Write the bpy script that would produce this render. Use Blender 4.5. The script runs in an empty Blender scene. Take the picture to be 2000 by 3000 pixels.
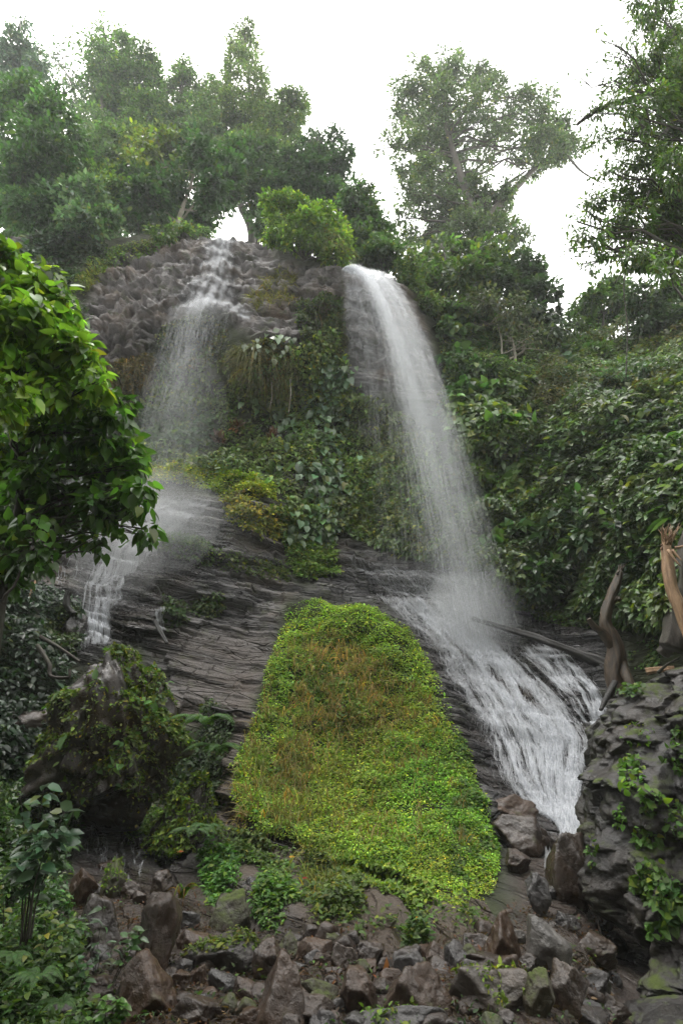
import bpy, bmesh, math, random
import numpy as np
from mathutils import Vector

S = bpy.context.scene
COL = S.collection
R = math.radians
rng = np.random.default_rng(7)
random.seed(7)

# ------------------------------------------------------------------ camera
PITCH = 25.0
LENS = 20.0
FPX = LENS / 36.0 * 3000.0
CAMZ = 1.6
cd = bpy.data.cameras.new('camera')
cd.sensor_fit = 'VERTICAL'
cd.sensor_height = 36.0
cd.sensor_width = 24.0
cd.lens = LENS
cd.clip_start = 0.05
cd.clip_end = 2000.0
cam = bpy.data.objects.new('camera', cd)
COL.objects.link(cam)
cam.location = (0, 0, CAMZ)
cam.rotation_euler = (R(90 + PITCH), 0, 0)
S.camera = cam

# ------------------------------------------------------------------ sky, sun, exposure
SUN_EL, SUN_AZ = 62.0, -25.0        # the sun behind the overcast, high and slightly left of the lip
world = bpy.data.worlds.new('World')
S.world = world
world.use_nodes = True
wn = world.node_tree
for n in list(wn.nodes):
    wn.nodes.remove(n)
w_out = wn.nodes.new('ShaderNodeOutputWorld')
w_bg = wn.nodes.new('ShaderNodeBackground')
w_sky = wn.nodes.new('ShaderNodeTexSky')
w_sky.sky_type = 'NISHITA'
w_sky.sun_disc = False
w_sky.sun_elevation = R(SUN_EL)
w_sky.sun_rotation = R(SUN_AZ)
w_sky.altitude = 600
w_sky.dust_density = 4.0
w_mix = wn.nodes.new('ShaderNodeMix')       # an even white cloud layer over the sky
w_mix.data_type = 'RGBA'
w_mix.inputs[0].default_value = 0.86
w_mix.inputs[7].default_value = (15.4, 15.2, 14.8, 1)
w_bg.inputs['Strength'].default_value = 0.10
wn.links.new(w_sky.outputs['Color'], w_mix.inputs[6])
wn.links.new(w_mix.outputs[2], w_bg.inputs['Color'])
wn.links.new(w_bg.outputs['Background'], w_out.inputs['Surface'])
sd = bpy.data.lights.new('sun', 'SUN')
sd.energy = 0.9
sd.angle = R(25)
sd.color = (1.0, 0.98, 0.94)
sun = bpy.data.objects.new('sun', sd)
COL.objects.link(sun)
az = R(SUN_AZ)
sv = Vector((math.sin(az) * math.cos(R(SUN_EL)), math.cos(az) * math.cos(R(SUN_EL)) * 0.2, math.sin(R(SUN_EL))))
sun.rotation_euler = sv.to_track_quat('Z', 'Y').to_euler()
S.view_settings.view_transform = 'Standard'
S.view_settings.look = 'None'
S.view_settings.gamma = 1.0
S.view_settings.exposure = 1.4
S.cycles.transparent_max_bounces = 24
S.cycles.max_bounces = 6
S.cycles.use_denoising = True

# ------------------------------------------------------------------ numeric helpers
CP, SP = math.cos(R(PITCH)), math.sin(R(PITCH))


def at(px, py, Y):
    """the world point seen at a place of the photograph when it stands Y metres in front"""
    px = np.asarray(px, float); py = np.asarray(py, float); Y = np.asarray(Y, float)
    r = (px - 1000.0) / FPX
    u = (1500.0 - py) / FPX
    dy = CP - u * SP
    dz = SP + u * CP
    t = Y / dy
    return np.stack(np.broadcast_arrays(t * r, Y, CAMZ + t * dz), -1)


def mpp(py, Y):
    """metres per photograph pixel at that place"""
    return Y / (CP - (1500.0 - py) / FPX * SP) / FPX


def _hash(ix, iy, iz, seed):
    h = (ix.astype(np.int64) * 374761393 + iy.astype(np.int64) * 668265263 + iz.astype(np.int64) * 1274126177 + seed * 974634777) & 0xFFFFFFFF
    h = ((h ^ (h >> 13)) * 1103515245) & 0xFFFFFFFF
    h = ((h ^ (h >> 16)) * 2246822519) & 0xFFFFFFFF
    return ((h ^ (h >> 15)) & 0xFFFFFF) / float(0x1000000)


def vnoise(p, seed=0):
    """value noise, about -1..1"""
    f = np.floor(p)
    q = p - f
    q = q * q * (3 - 2 * q)
    i = f.astype(np.int64)
    out = 0
    for dx in (0, 1):
        wx = q[..., 0] if dx else 1 - q[..., 0]
        for dy in (0, 1):
            wy = q[..., 1] if dy else 1 - q[..., 1]
            for dz in (0, 1):
                wz = q[..., 2] if dz else 1 - q[..., 2]
                out = out + wx * wy * wz * _hash(i[..., 0] + dx, i[..., 1] + dy, i[..., 2] + dz, seed)
    return out * 2 - 1


def fbm(p, octv=4, seed=0, gain=0.5):
    a, s, out = 1.0, 1.0, 0.0
    for k in range(octv):
        out = out + a * vnoise(p * s + 17.3 * k, seed + k)
        a *= gain
        s *= 2.03
    return out


def worley(p, seed=0):
    """distance to the nearest and second nearest feature point"""
    i = np.floor(p).astype(np.int64)
    d1 = np.full(p.shape[:-1], 9.0)
    d2 = np.full(p.shape[:-1], 9.0)
    for dx in (-1, 0, 1):
        for dy in (-1, 0, 1):
            for dz in (-1, 0, 1):
                a, b, c = i[..., 0] + dx, i[..., 1] + dy, i[..., 2] + dz
                q = np.stack([a + _hash(a, b, c, seed), b + _hash(a, b, c, seed + 1), c + _hash(a, b, c, seed + 2)], -1)
                d = np.linalg.norm(q - p, axis=-1)
                m = d < d1
                d2 = np.where(m, d1, np.minimum(d2, d))
                d1 = np.where(m, d, d1)
    return d1, d2


def inpoly(px, py, poly):
    px = np.asarray(px); py = np.asarray(py)
    c = np.zeros(px.shape, bool)
    n = len(poly)
    for k in range(n):
        x1, y1 = poly[k]
        x2, y2 = poly[(k + 1) % n]
        if y1 == y2:
            continue
        m = ((y1 > py) != (y2 > py)) & (px < (x2 - x1) * (py - y1) / (y2 - y1) + x1)
        c ^= m
    return c


def norm(a):
    return a / np.maximum(np.linalg.norm(a, axis=-1, keepdims=True), 1e-9)


def rand_in(poly, n, g=None):
    g = g or rng
    xs = [p[0] for p in poly]; ys = [p[1] for p in poly]
    ox, oy = [], []
    tot = 0
    while tot < n:
        x = g.uniform(min(xs), max(xs), n * 2); y = g.uniform(min(ys), max(ys), n * 2)
        m = inpoly(x, y, poly)
        ox.append(x[m]); oy.append(y[m]); tot += m.sum()
    return np.concatenate(ox)[:n], np.concatenate(oy)[:n]


def pline(pts, t):
    """points of a polyline at parameters t in 0..1"""
    pts = np.asarray(pts, float)
    d = np.r_[0, np.cumsum(np.linalg.norm(np.diff(pts, axis=0), axis=1))]
    d = d / d[-1]
    return np.stack([np.interp(t, d, pts[:, k]) for k in range(pts.shape[1])], -1)


def smooth_line(pts, n):
    """a smooth curve through control points (Catmull-Rom)"""
    P = np.asarray(pts, float)
    if len(P) == 2:
        return P[0] + (P[1] - P[0]) * np.linspace(0, 1, n)[:, None]
    Q = np.vstack([2 * P[0] - P[1], P, 2 * P[-1] - P[-2]])
    t = np.linspace(0, len(P) - 1 - 1e-6, n)
    i = t.astype(int); f = (t - i)[:, None]
    a, b, c, d = Q[i], Q[i + 1], Q[i + 2], Q[i + 3]
    return 0.5 * (2 * b + (c - a) * f + (2 * a - 5 * b + 4 * c - d) * f * f + (3 * b - a - 3 * c + d) * f ** 3)


# ------------------------------------------------------------------ mesh helpers
class MB:
    """collects vertices, triangles, quads and a colour per vertex; build() links ONE mesh object"""

    def __init__(s):
        s.v, s.t, s.q, s.c, s.n = [], [], [], [], 0

    def add(s, v, tri=None, quad=None, col=None):
        v = np.asarray(v, float).reshape(-1, 3)
        if tri is not None and len(tri):
            s.t.append(np.asarray(tri, np.int64).reshape(-1, 3) + s.n)
        if quad is not None and len(quad):
            s.q.append(np.asarray(quad, np.int64).reshape(-1, 4) + s.n)
        if col is None:
            col = np.ones((len(v), 3)) * 0.5
        col = np.asarray(col, float)
        if col.ndim == 1:
            col = np.tile(col, (len(v), 1))
        s.c.append(col)
        s.v.append(v)
        s.n += len(v)
        return s

    def build(s, name, mat, parent=None, origin=None, smooth=True):
        v = np.concatenate(s.v) if s.v else np.zeros((0, 3))
        c = np.concatenate(s.c) if s.c else np.zeros((0, 3))
        if parent is not None:
            o = np.array(parent['_o'])
        elif origin is not None:
            o = np.asarray(origin, float)
        else:
            o = np.array([v[:, 0].mean(), v[:, 1].mean(), v[:, 2].min()])
        me = bpy.data.meshes.new(name)
        t = np.concatenate(s.t) if s.t else np.zeros((0, 3), np.int64)
        q = np.concatenate(s.q) if s.q else np.zeros((0, 4), np.int64)
        me.vertices.add(len(v))
        me.vertices.foreach_set('co', (v - o).astype(np.float32).ravel())
        me.loops.add(t.size + q.size)
        me.loops.foreach_set('vertex_index', np.r_[t.ravel(), q.ravel()].astype(np.int32))
        me.polygons.add(len(t) + len(q))
        st = np.r_[np.arange(len(t)) * 3, t.size + np.arange(len(q)) * 4].astype(np.int32)
        me.polygons.foreach_set('loop_start', st)
        me.polygons.foreach_set('use_smooth', np.full(len(t) + len(q), smooth, bool))
        me.update(calc_edges=True)
        a = me.attributes.new('tint', 'FLOAT_COLOR', 'POINT')
        a.data.foreach_set('color', np.c_[c, np.ones(len(c))].astype(np.float32).ravel())
        me.materials.append(mat)
        ob = bpy.data.objects.new(name, me)
        COL.objects.link(ob)
        if parent is not None:
            ob.parent = parent
            if '_o' not in ob:
                ob['_o'] = [float(x) for x in o]
        else:
            ob.location = o
            ob['_o'] = [float(x) for x in o]
        return ob


def tag(o, label=None, cat=None, group=None, kind=None):
    if label: o['label'] = label
    if cat: o['category'] = cat
    if group: o['group'] = group
    if kind: o['kind'] = kind
    return o


def thing(name, loc, label, cat, group=None):
    o = bpy.data.objects.new(name, None)
    COL.objects.link(o)
    o.location = [float(x) for x in loc]
    o['_o'] = [float(x) for x in loc]
    return tag(o, label, cat, group)


def tube(mb, pts, rad, sides=7, col=(.5, .5, .5), rough=0.0, seed=0, cap=True, ridge=0.0):
    P = np.asarray(pts, float); n = len(P)
    rad = np.broadcast_to(np.asarray(rad, float), (n,))
    T = norm(np.gradient(P, axis=0))
    ref = np.array([0.13, 0.97, 0.21]) if abs(T[0] @ np.array([0.13, 0.97, 0.21])) < 0.8 else np.array([1.0, 0, 0.1])
    A = norm(np.cross(T, ref)); B = np.cross(T, A)
    th = np.linspace(0, 2 * math.pi, sides, endpoint=False)
    ring = A[:, None] * np.cos(th)[None, :, None] + B[:, None] * np.sin(th)[None, :, None]
    rr = rad[:, None, None]
    if rough:
        rr = rr * (1 + rough * vnoise(P[:, None] * 2.2 + ring * 1.4 + seed, seed)[..., None])
    if ridge:           # long grooves that run with the grain
        rr = rr * (1 + ridge * (2 * _hash(np.arange(sides), np.arange(sides) * 0, np.arange(sides) * 0, seed) - 1))[None, :, None]
    V = (P[:, None] + ring * rr).reshape(-1, 3)
    i = np.arange(n - 1)[:, None] * sides; k = np.arange(sides)[None]
    k2 = (k + 1) % sides
    Q = np.stack([i + k, i + k2, i + sides + k2, i + sides + k], -1).reshape(-1, 4)
    tri = []
    if cap:
        V = np.vstack([V, P[:1], P[-1:]])
        a, b = n * sides, n * sides + 1
        tri = [[a, (j + 1) % sides, j] for j in range(sides)] + [[b, (n - 1) * sides + j, (n - 1) * sides + (j + 1) % sides] for j in range(sides)]
    mb.add(V, tri, Q, col)


# leaf outlines: points (along, across, up) and triangles
TPL = {
    'bit': (np.array([(0, 0, 0), (.48, .30, .07), (1, 0, -.06), (.48, -.30, .07)]), [(0, 1, 2), (0, 2, 3)]),
    'narrow': (np.array([(0, 0, 0), (.4, .13, .04), (1, 0, -.10), (.4, -.13, .04)]), [(0, 1, 2), (0, 2, 3)]),
    'leaf': (np.array([(0, 0, 0), (.25, .24, .07), (.62, .22, .04), (1, 0, -.14), (.62, -.22, .04), (.25, -.24, .07), (.45, 0, 0)]),
             [(0, 6, 1), (1, 6, 2), (2, 6, 3), (0, 5, 6), (5, 4, 6), (4, 3, 6)]),
    'heart': (np.array([(.06, 0, 0), (-.05, .16, .05), (.12, .36, .08), (.42, .40, .06), (.75, .22, .0), (1.05, 0, -.16), (.75, -.22, .0), (.42, -.40, .06), (.12, -.36, .08), (-.05, -.16, .05), (.35, 0, -.02), (.7, 0, -.05)]),
              [(0, 10, 2), (0, 2, 1), (2, 10, 3), (3, 10, 11), (3, 11, 4), (4, 11, 5), (0, 8, 10), (0, 9, 8), (8, 7, 10), (7, 11, 10), (7, 6, 11), (6, 5, 11)]),
    'long': (np.array([(0, 0, 0), (.2, .09, .04), (.5, .13, .06), (.8, .08, -.06), (1, 0, -.26), (.8, -.08, -.06), (.5, -.13, .06), (.2, -.09, .04), (.35, 0, .02), (.65, 0, -.01)]),
             [(0, 8, 1), (1, 8, 2), (2, 8, 9), (2, 9, 3), (3, 9, 4), (0, 7, 8), (7, 6, 8), (6, 9, 8), (6, 5, 9), (5, 4, 9)]),
}


def leaves(mb, C, D, N, size, tpl, col, width=1.0):
    """one small blade per row: C where its stalk is, D the way it points, N the way its face looks"""
    V, F = TPL[tpl]
    F = np.asarray(F)
    n = len(C)
    if n == 0:
        return
    D = norm(D)
    B = norm(np.cross(N, D))
    U = np.cross(D, B)
    s = np.broadcast_to(np.asarray(size, float), (n,))[:, None, None]
    w = np.broadcast_to(np.asarray(width, float), (n,))[:, None, None]
    P = C[:, None] + s * (V[None, :, 0, None] * D[:, None] + w * V[None, :, 1, None] * B[:, None] + V[None, :, 2, None] * U[:, None])
    T = (F[None] + (np.arange(n) * len(V))[:, None, None]).reshape(-1, 3)
    mb.add(P.reshape(-1, 3), T, None, np.repeat(col, len(V), 0))


def leafcol(base, n, var=0.25, yellow=0.1, g=None):
    g = g or rng
    c = np.tile(np.asarray(base, float), (n, 1))
    c = c * np.exp(g.normal(0, var, (n, 1)))
    y = g.random((n, 1)) < yellow
    c = np.where(y, c * np.array([1.9, 1.35, .8]), c)
    c = c * (1 + g.normal(0, .08, (n, 3)))
    return np.clip(c, 0.004, .8)


# ------------------------------------------------------------------ materials
def nodes(name):
    m = bpy.data.materials.new(name)
    m.use_nodes = True
    nt = m.node_tree
    for n in list(nt.nodes):
        nt.nodes.remove(n)
    return m, nt


def N(nt, typ, **kw):
    n = nt.nodes.new(typ)
    for k, v in kw.items():
        if k.startswith('i_'):
            key = k[2:]
            n.inputs[int(key) if key.isdigit() else key].default_value = v
        else:
            setattr(n, k, v)
    return n


def L(nt, a, b):
    nt.links.new(a, b)


def mixrgb(nt, fac, a, b, blend='MIX'):
    m = N(nt, 'ShaderNodeMix', data_type='RGBA', blend_type=blend)
    for s, v in ((0, fac), (6, a), (7, b)):
        if hasattr(v, 'links'):
            L(nt, v, m.inputs[s])
        elif isinstance(v, (int, float)):
            m.inputs[s].default_value = v
        else:
            m.inputs[s].default_value = (*v, 1)
    return m.outputs[2]


def ramp(nt, src, stops):
    r = N(nt, 'ShaderNodeValToRGB')
    e = r.color_ramp.elements
    while len(e) < len(stops):
        e.new(0.5)
    for k, (p, c) in enumerate(stops):
        e[k].position = p
        e[k].color = (c, c, c, 1) if isinstance(c, (int, float)) else (*c, 1)
    L(nt, src, r.inputs[0])
    return r.outputs[0]


def noise(nt, vec, scale, detail=4, rough=.55, dist=0):
    n = N(nt, 'ShaderNodeTexNoise', i_Scale=scale, i_Detail=detail, i_Roughness=rough, i_Distortion=dist)
    if vec is not None:
        L(nt, vec, n.inputs['Vector'])
    return n.outputs['Fac']


def wpos(nt):
    return N(nt, 'ShaderNodeNewGeometry').outputs['Position']


def foliage_mat(name, gloss=.45, trans=.30, spec=.45):
    m, nt = nodes(name)
    a = N(nt, 'ShaderNodeAttribute', attribute_name='tint')
    p = N(nt, 'ShaderNodeBsdfPrincipled', i_Roughness=gloss)
    p.inputs['Specular IOR Level'].default_value = spec
    v = ramp(nt, noise(nt, wpos(nt), 1.7, 3), [(.3, .78), (.7, 1.25)])
    c = mixrgb(nt, 1.0, a.outputs['Color'], v, 'MULTIPLY')
    L(nt, c, p.inputs['Base Color'])
    tr = N(nt, 'ShaderNodeBsdfTranslucent')
    tc = mixrgb(nt, 1.0, c, (1.5, 1.7, .7), 'MULTIPLY')
    L(nt, tc, tr.inputs['Color'])
    mx = N(nt, 'ShaderNodeMixShader', i_0=trans)
    L(nt, p.outputs[0], mx.inputs[1]); L(nt, tr.outputs[0], mx.inputs[2])
    o = N(nt, 'ShaderNodeOutputMaterial')
    L(nt, mx.outputs[0], o.inputs['Surface'])
    return m


def bark_mat(name, c1, c2, rough=.8, scale=6.0, moss=.6):
    m, nt = nodes(name)
    tc = N(nt, 'ShaderNodeTexCoord')
    mp = N(nt, 'ShaderNodeMapping')
    mp.inputs['Scale'].default_value = (1.0, 1.0, .16)
    L(nt, tc.outputs['Object'], mp.inputs['Vector'])
    n1 = noise(nt, mp.outputs[0], scale * 3, 6, .65, .6)
    n2 = noise(nt, wpos(nt), scale * .35, 4)
    c = mixrgb(nt, ramp(nt, n1, [(.32, 0.0), (.68, 1.0)]), c1, c2)
    a = N(nt, 'ShaderNodeAttribute', attribute_name='tint')
    c = mixrgb(nt, ramp(nt, n2, [(.45, 0.0), (.75, moss)]), c, (.05, .065, .03))
    p = N(nt, 'ShaderNodeBsdfPrincipled', i_Roughness=rough)
    L(nt, c, p.inputs['Base Color'])
    b = N(nt, 'ShaderNodeBump', i_Strength=.6, i_Distance=.03)
    L(nt, n1, b.inputs['Height']); L(nt, b.outputs[0], p.inputs['Normal'])
    o = N(nt, 'ShaderNodeOutputMaterial'); L(nt, p.outputs[0], o.inputs['Surface'])
    return m


def rock_mat(name, dark, light, brown, moss=0.25, rough=(.28, .6), scale=1.0, stretch=None, wet=.5):
    """wet rock: two greys, brown iron stain, moss cushions on faces that look up"""
    m, nt = nodes(name)
    tc = N(nt, 'ShaderNodeTexCoord')
    vec = tc.outputs['Object']
    mp = N(nt, 'ShaderNodeMapping')
    if stretch:
        mp.inputs['Scale'].default_value = stretch
    oi = N(nt, 'ShaderNodeObjectInfo')
    L(nt, vec, mp.inputs['Vector'])
    v2 = mp.outputs[0]
    n1 = noise(nt, v2, 3.2 * scale, 8, .62, .5)
    n2 = noise(nt, vec, 1.1 * scale, 5, .6, .8)
    n3 = noise(nt, v2, 26 * scale, 5, .7)
    c = mixrgb(nt, ramp(nt, n1, [(.3, 0.0), (.72, 1.0)]), dark, light)
    bfac = N(nt, 'ShaderNodeMath', operation='ADD')
    L(nt, ramp(nt, n2, [(.38, 0.0), (.66, .9)]), bfac.inputs[0])
    rnd = N(nt, 'ShaderNodeMath', operation='MULTIPLY_ADD', i_1=1.0, i_2=-.5)
    L(nt, oi.outputs['Random'], rnd.inputs[0])
    L(nt, rnd.outputs[0], bfac.inputs[1])
    bfac.use_clamp = True
    c = mixrgb(nt, bfac.outputs[0], c, brown)
    c = mixrgb(nt, .55, c, ramp(nt, n3, [(.3, .5), (.7, 1.35)]), 'MULTIPLY')
    geo = N(nt, 'ShaderNodeNewGeometry')
    sx = N(nt, 'ShaderNodeSeparateXYZ'); L(nt, geo.outputs['Normal'], sx.inputs[0])
    mm = N(nt, 'ShaderNodeMath', operation='MULTIPLY')
    L(nt, ramp(nt, sx.outputs[2], [(.25, .15), (.8, 1.0)]), mm.inputs[0])
    L(nt, ramp(nt, noise(nt, vec, 2.3 * scale, 6, .65, .3), [(.62 - moss * .5, 0.0), (.72 - moss * .5, 1.0)]), mm.inputs[1])
    mc = mixrgb(nt, noise(nt, vec, 30, 3), (.03, .045, .008), (.075, .10, .015))
    c2 = mixrgb(nt, mm.outputs[0], c, mc)
    p = N(nt, 'ShaderNodeBsdfPrincipled')
    p.inputs['Specular IOR Level'].default_value = wet
    L(nt, c2, p.inputs['Base Color'])
    rr = mixrgb(nt, mm.outputs[0], ramp(nt, n1, [(.3, rough[0]), (.7, rough[1])]), (.95, .95, .95))
    L(nt, rr, p.inputs['Roughness'])
    ad = N(nt, 'ShaderNodeMath', operation='ADD')
    L(nt, n1, ad.inputs[0])
    s3 = N(nt, 'ShaderNodeMath', operation='MULTIPLY', i_1=.35); L(nt, n3, s3.inputs[0])
    L(nt, s3.outputs[0], ad.inputs[1])
    b = N(nt, 'ShaderNodeBump', i_Strength=.75, i_Distance=.05)
    L(nt, ad.outputs[0], b.inputs['Height']); L(nt, b.outputs[0], p.inputs['Normal'])
    o = N(nt, 'ShaderNodeOutputMaterial'); L(nt, p.outputs[0], o.inputs['Surface'])
    return m


def cliff_mat():
    """tint.r: 1 bare rock, 0 earth under the plants; tint.g: 1 wet black, tint.b: brown"""
    m, nt = nodes('cliff_rock')
    pos = wpos(nt)
    a = N(nt, 'ShaderNodeAttribute', attribute_name='tint')
    sp = N(nt, 'ShaderNodeSeparateColor'); L(nt, a.outputs['Color'], sp.inputs[0])
    # bedding: a coordinate that climbs across the tilted layers, gently wavy
    sx = N(nt, 'ShaderNodeSeparateXYZ'); L(nt, pos, sx.inputs[0])
    wv = N(nt, 'ShaderNodeMath', operation='MULTIPLY_ADD', i_1=.22); L(nt, noise(nt, pos, .16, 2), wv.inputs[0])
    dp = N(nt, 'ShaderNodeMath', operation='MULTIPLY_ADD', i_1=.17); L(nt, sx.outputs[0], dp.inputs[0]); L(nt, sx.outputs[2], dp.inputs[2])
    L(nt, dp.outputs[0], wv.inputs[2])
    lay = N(nt, 'ShaderNodeCombineXYZ')
    for k_, (src, mul) in enumerate(((sx.outputs[0], .34), (sx.outputs[1], .12), (wv.outputs[0], 6.5))):
        mu = N(nt, 'ShaderNodeMath', operation='MULTIPLY', i_1=mul); L(nt, src, mu.inputs[0]); L(nt, mu.outputs[0], lay.inputs[k_])
    bed = noise(nt, lay.outputs[0], 1.0, 4, .55, 0)
    high = N(nt, 'ShaderNodeMapRange', i_1=10.5, i_2=14.5); L(nt, sx.outputs[2], high.inputs[0])     # massive, drier rock above the bedded slabs
    low = N(nt, 'ShaderNodeMath', operation='MULTIPLY_ADD', i_1=-.8, i_2=1.0); L(nt, high.outputs[0], low.inputs[0])
    jn = ramp(nt, bed, [(.42, 0.0), (.455, 1.0), (.475, 1.0), (.51, 0.0)])
    jm = N(nt, 'ShaderNodeMath', operation='MULTIPLY'); L(nt, jn, jm.inputs[0]); L(nt, low.outputs[0], jm.inputs[1])
    blk = N(nt, 'ShaderNodeCombineXYZ')     # cross joints that break the beds into blocks
    for k_, (src, mul) in enumerate(((sx.outputs[0], 1.5), (sx.outputs[1], .9), (wv.outputs[0], 4.6))):
        mu = N(nt, 'ShaderNodeMath', operation='MULTIPLY', i_1=mul); L(nt, src, mu.inputs[0]); L(nt, mu.outputs[0], blk.inputs[k_])
    vo = N(nt, 'ShaderNodeTexVoronoi', feature='DISTANCE_TO_EDGE', i_Scale=1.0); L(nt, blk.outputs[0], vo.inputs['Vector'])
    ck = ramp(nt, vo.outputs['Distance'], [(0.0, .55), (.05, 0.0)])
    jx = N(nt, 'ShaderNodeMath', operation='MAXIMUM'); L(nt, jm.outputs[0], jx.inputs[0])
    ckm = N(nt, 'ShaderNodeMath', operation='MULTIPLY'); L(nt, ck, ckm.inputs[0]); L(nt, low.outputs[0], ckm.inputs[1])
    L(nt, ckm.outputs[0], jx.inputs[1])
    joint = jx.outputs[0]
    n1 = noise(nt, pos, 1.3, 7, .6, .6)
    n3 = noise(nt, pos, 14, 6, .68)
    rock = mixrgb(nt, ramp(nt, n1, [(.3, 0.0), (.72, 1.0)]), (.042, .040, .040), (.16, .150, .146))
    rock = mixrgb(nt, ramp(nt, bed, [(.3, .55), (.7, 0.0)]), rock, (.04, .037, .036))
    rock = mixrgb(nt, joint, rock, (.010, .0095, .009))
    rock = mixrgb(nt, ramp(nt, noise(nt, pos, .7, 5), [(.5, 0.0), (.7, .65)]), rock, (.12, .085, .055))
    rock = mixrgb(nt, high.outputs[0], rock, mixrgb(nt, 1.0, rock, (1.45, 1.40, 1.38), 'MULTIPLY'))
    rock = mixrgb(nt, .6, rock, ramp(nt, n3, [(.3, .55), (.7, 1.35)]), 'MULTIPLY')
    rock = mixrgb(nt, ramp(nt, noise(nt, pos, 1.9, 6, .65), [(.54, 0.0), (.68, .8)]), rock, (.05, .06, .02))
    earth = mixrgb(nt, ramp(nt, n1, [(.35, 0.0), (.65, 1.0)]), (.018, .02, .010), (.035, .045, .014))
    wet = mixrgb(nt, 1.0, rock, (.42, .42, .44), 'MULTIPLY')
    rock = mixrgb(nt, sp.outputs[1], rock, wet)
    rock = mixrgb(nt, sp.outputs[2], rock, mixrgb(nt, n3, (.05, .034, .024), (.11, .08, .06)))
    c = mixrgb(nt, sp.outputs[0], earth, rock)
    p = N(nt, 'ShaderNodeBsdfPrincipled')
    L(nt, c, p.inputs['Base Color'])
    rg = mixrgb(nt, sp.outputs[1], ramp(nt, n3, [(.3, .38), (.7, .7)]), ramp(nt, n3, [(.3, .16), (.7, .42)]))
    rg = mixrgb(nt, sp.outputs[0], (.95, .95, .95), rg)
    L(nt, rg, p.inputs['Roughness'])
    h0 = N(nt, 'ShaderNodeMath', operation='SUBTRACT'); L(nt, bed, h0.inputs[0]); L(nt, joint, h0.inputs[1])
    h = N(nt, 'ShaderNodeMath', operation='MULTIPLY_ADD', i_1=.6); L(nt, n3, h.inputs[0]); L(nt, h0.outputs[0], h.inputs[2])
    b = N(nt, 'ShaderNodeBump', i_Strength=.9, i_Distance=.11)
    L(nt, h.outputs[0], b.inputs['Height']); L(nt, b.outputs[0], p.inputs['Normal'])
    o = N(nt, 'ShaderNodeOutputMaterial'); L(nt, p.outputs[0], o.inputs['Surface'])
    return m


def water_mat(name, alpha, col=(.80, .82, .85), rough=.35):
    m, nt = nodes(name)
    p = N(nt, 'ShaderNodeBsdfPrincipled', i_Roughness=rough)
    p.inputs['Base Color'].default_value = (*col, 1)
    tl = N(nt, 'ShaderNodeBsdfTranslucent'); tl.inputs['Color'].default_value = (*col, 1)
    m1 = N(nt, 'ShaderNodeMixShader', i_0=.45); L(nt, p.outputs[0], m1.inputs[1]); L(nt, tl.outputs[0], m1.inputs[2])
    t = N(nt, 'ShaderNodeBsdfTransparent')
    m2 = N(nt, 'ShaderNodeMixShader', i_0=alpha); L(nt, t.outputs[0], m2.inputs[1]); L(nt, m1.outputs[0], m2.inputs[2])
    o = N(nt, 'ShaderNodeOutputMaterial'); L(nt, m2.outputs[0], o.inputs['Surface'])
    return m


M = {
    'cliff': cliff_mat(),
    'leaf': foliage_mat('leaf_green', .42, .30),
    'leaf_bright': foliage_mat('leaf_bright', .38, .42, .5),
    'leaf_matt': foliage_mat('leaf_matt', .6, .32, .3),
    'leaf_gloss': foliage_mat('leaf_glossy', .3, .25, .55),
    'dry': foliage_mat('dry_blades', .8, .25, .2),
    'bark': bark_mat('bark_dark', (.022, .018, .014), (.065, .054, .042)),
    'bark_pale': bark_mat('bark_pale', (.16, .145, .11), (.32, .29, .23)),
    'dead': bark_mat('dead_wood', (.018, .013, .009), (.085, .054, .028), .6, 5, .15),
    'dead_pale': bark_mat('split_wood', (.13, .075, .04), (.38, .24, .13), .7, 5, 0),
    'dead_dark': bark_mat('wet_black_wood', (.006, .006, .005), (.022, .019, .016), .6, 5, .05),
    'rock_brown': rock_mat('rock_brown', (.016, .012, .010), (.068, .050, .039), (.062, .034, .018), .08, (.2, .5)),
    'rock_grey': rock_mat('rock_grey', (.022, .021, .021), (.095, .088, .086), (.055, .036, .024), .12, (.2, .5)),
    'rock_pale': rock_mat('rock_pale', (.045, .042, .038), (.155, .142, .13), (.09, .062, .042), .12, (.22, .55)),
    'rock_dark': rock_mat('rock_dark_wet', (.018, .016, .015), (.055, .05, .048), (.05, .032, .02), .10, (.16, .42), 1.0, None, .6),
    'rock_moss': rock_mat('rock_mossy', (.015, .013, .010), (.055, .048, .04), (.04, .026, .015), .42, (.25, .6)),
    'outcrop': rock_mat('outcrop_rock', (.008, .0075, .007), (.036, .032, .029), (.032, .022, .014), .20, (.22, .55), 1.3),
    'fall': water_mat('falling_water', .27),
    'foam': water_mat('white_water', .30),
    'spray': water_mat('spray_drops', .35),
}

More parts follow.
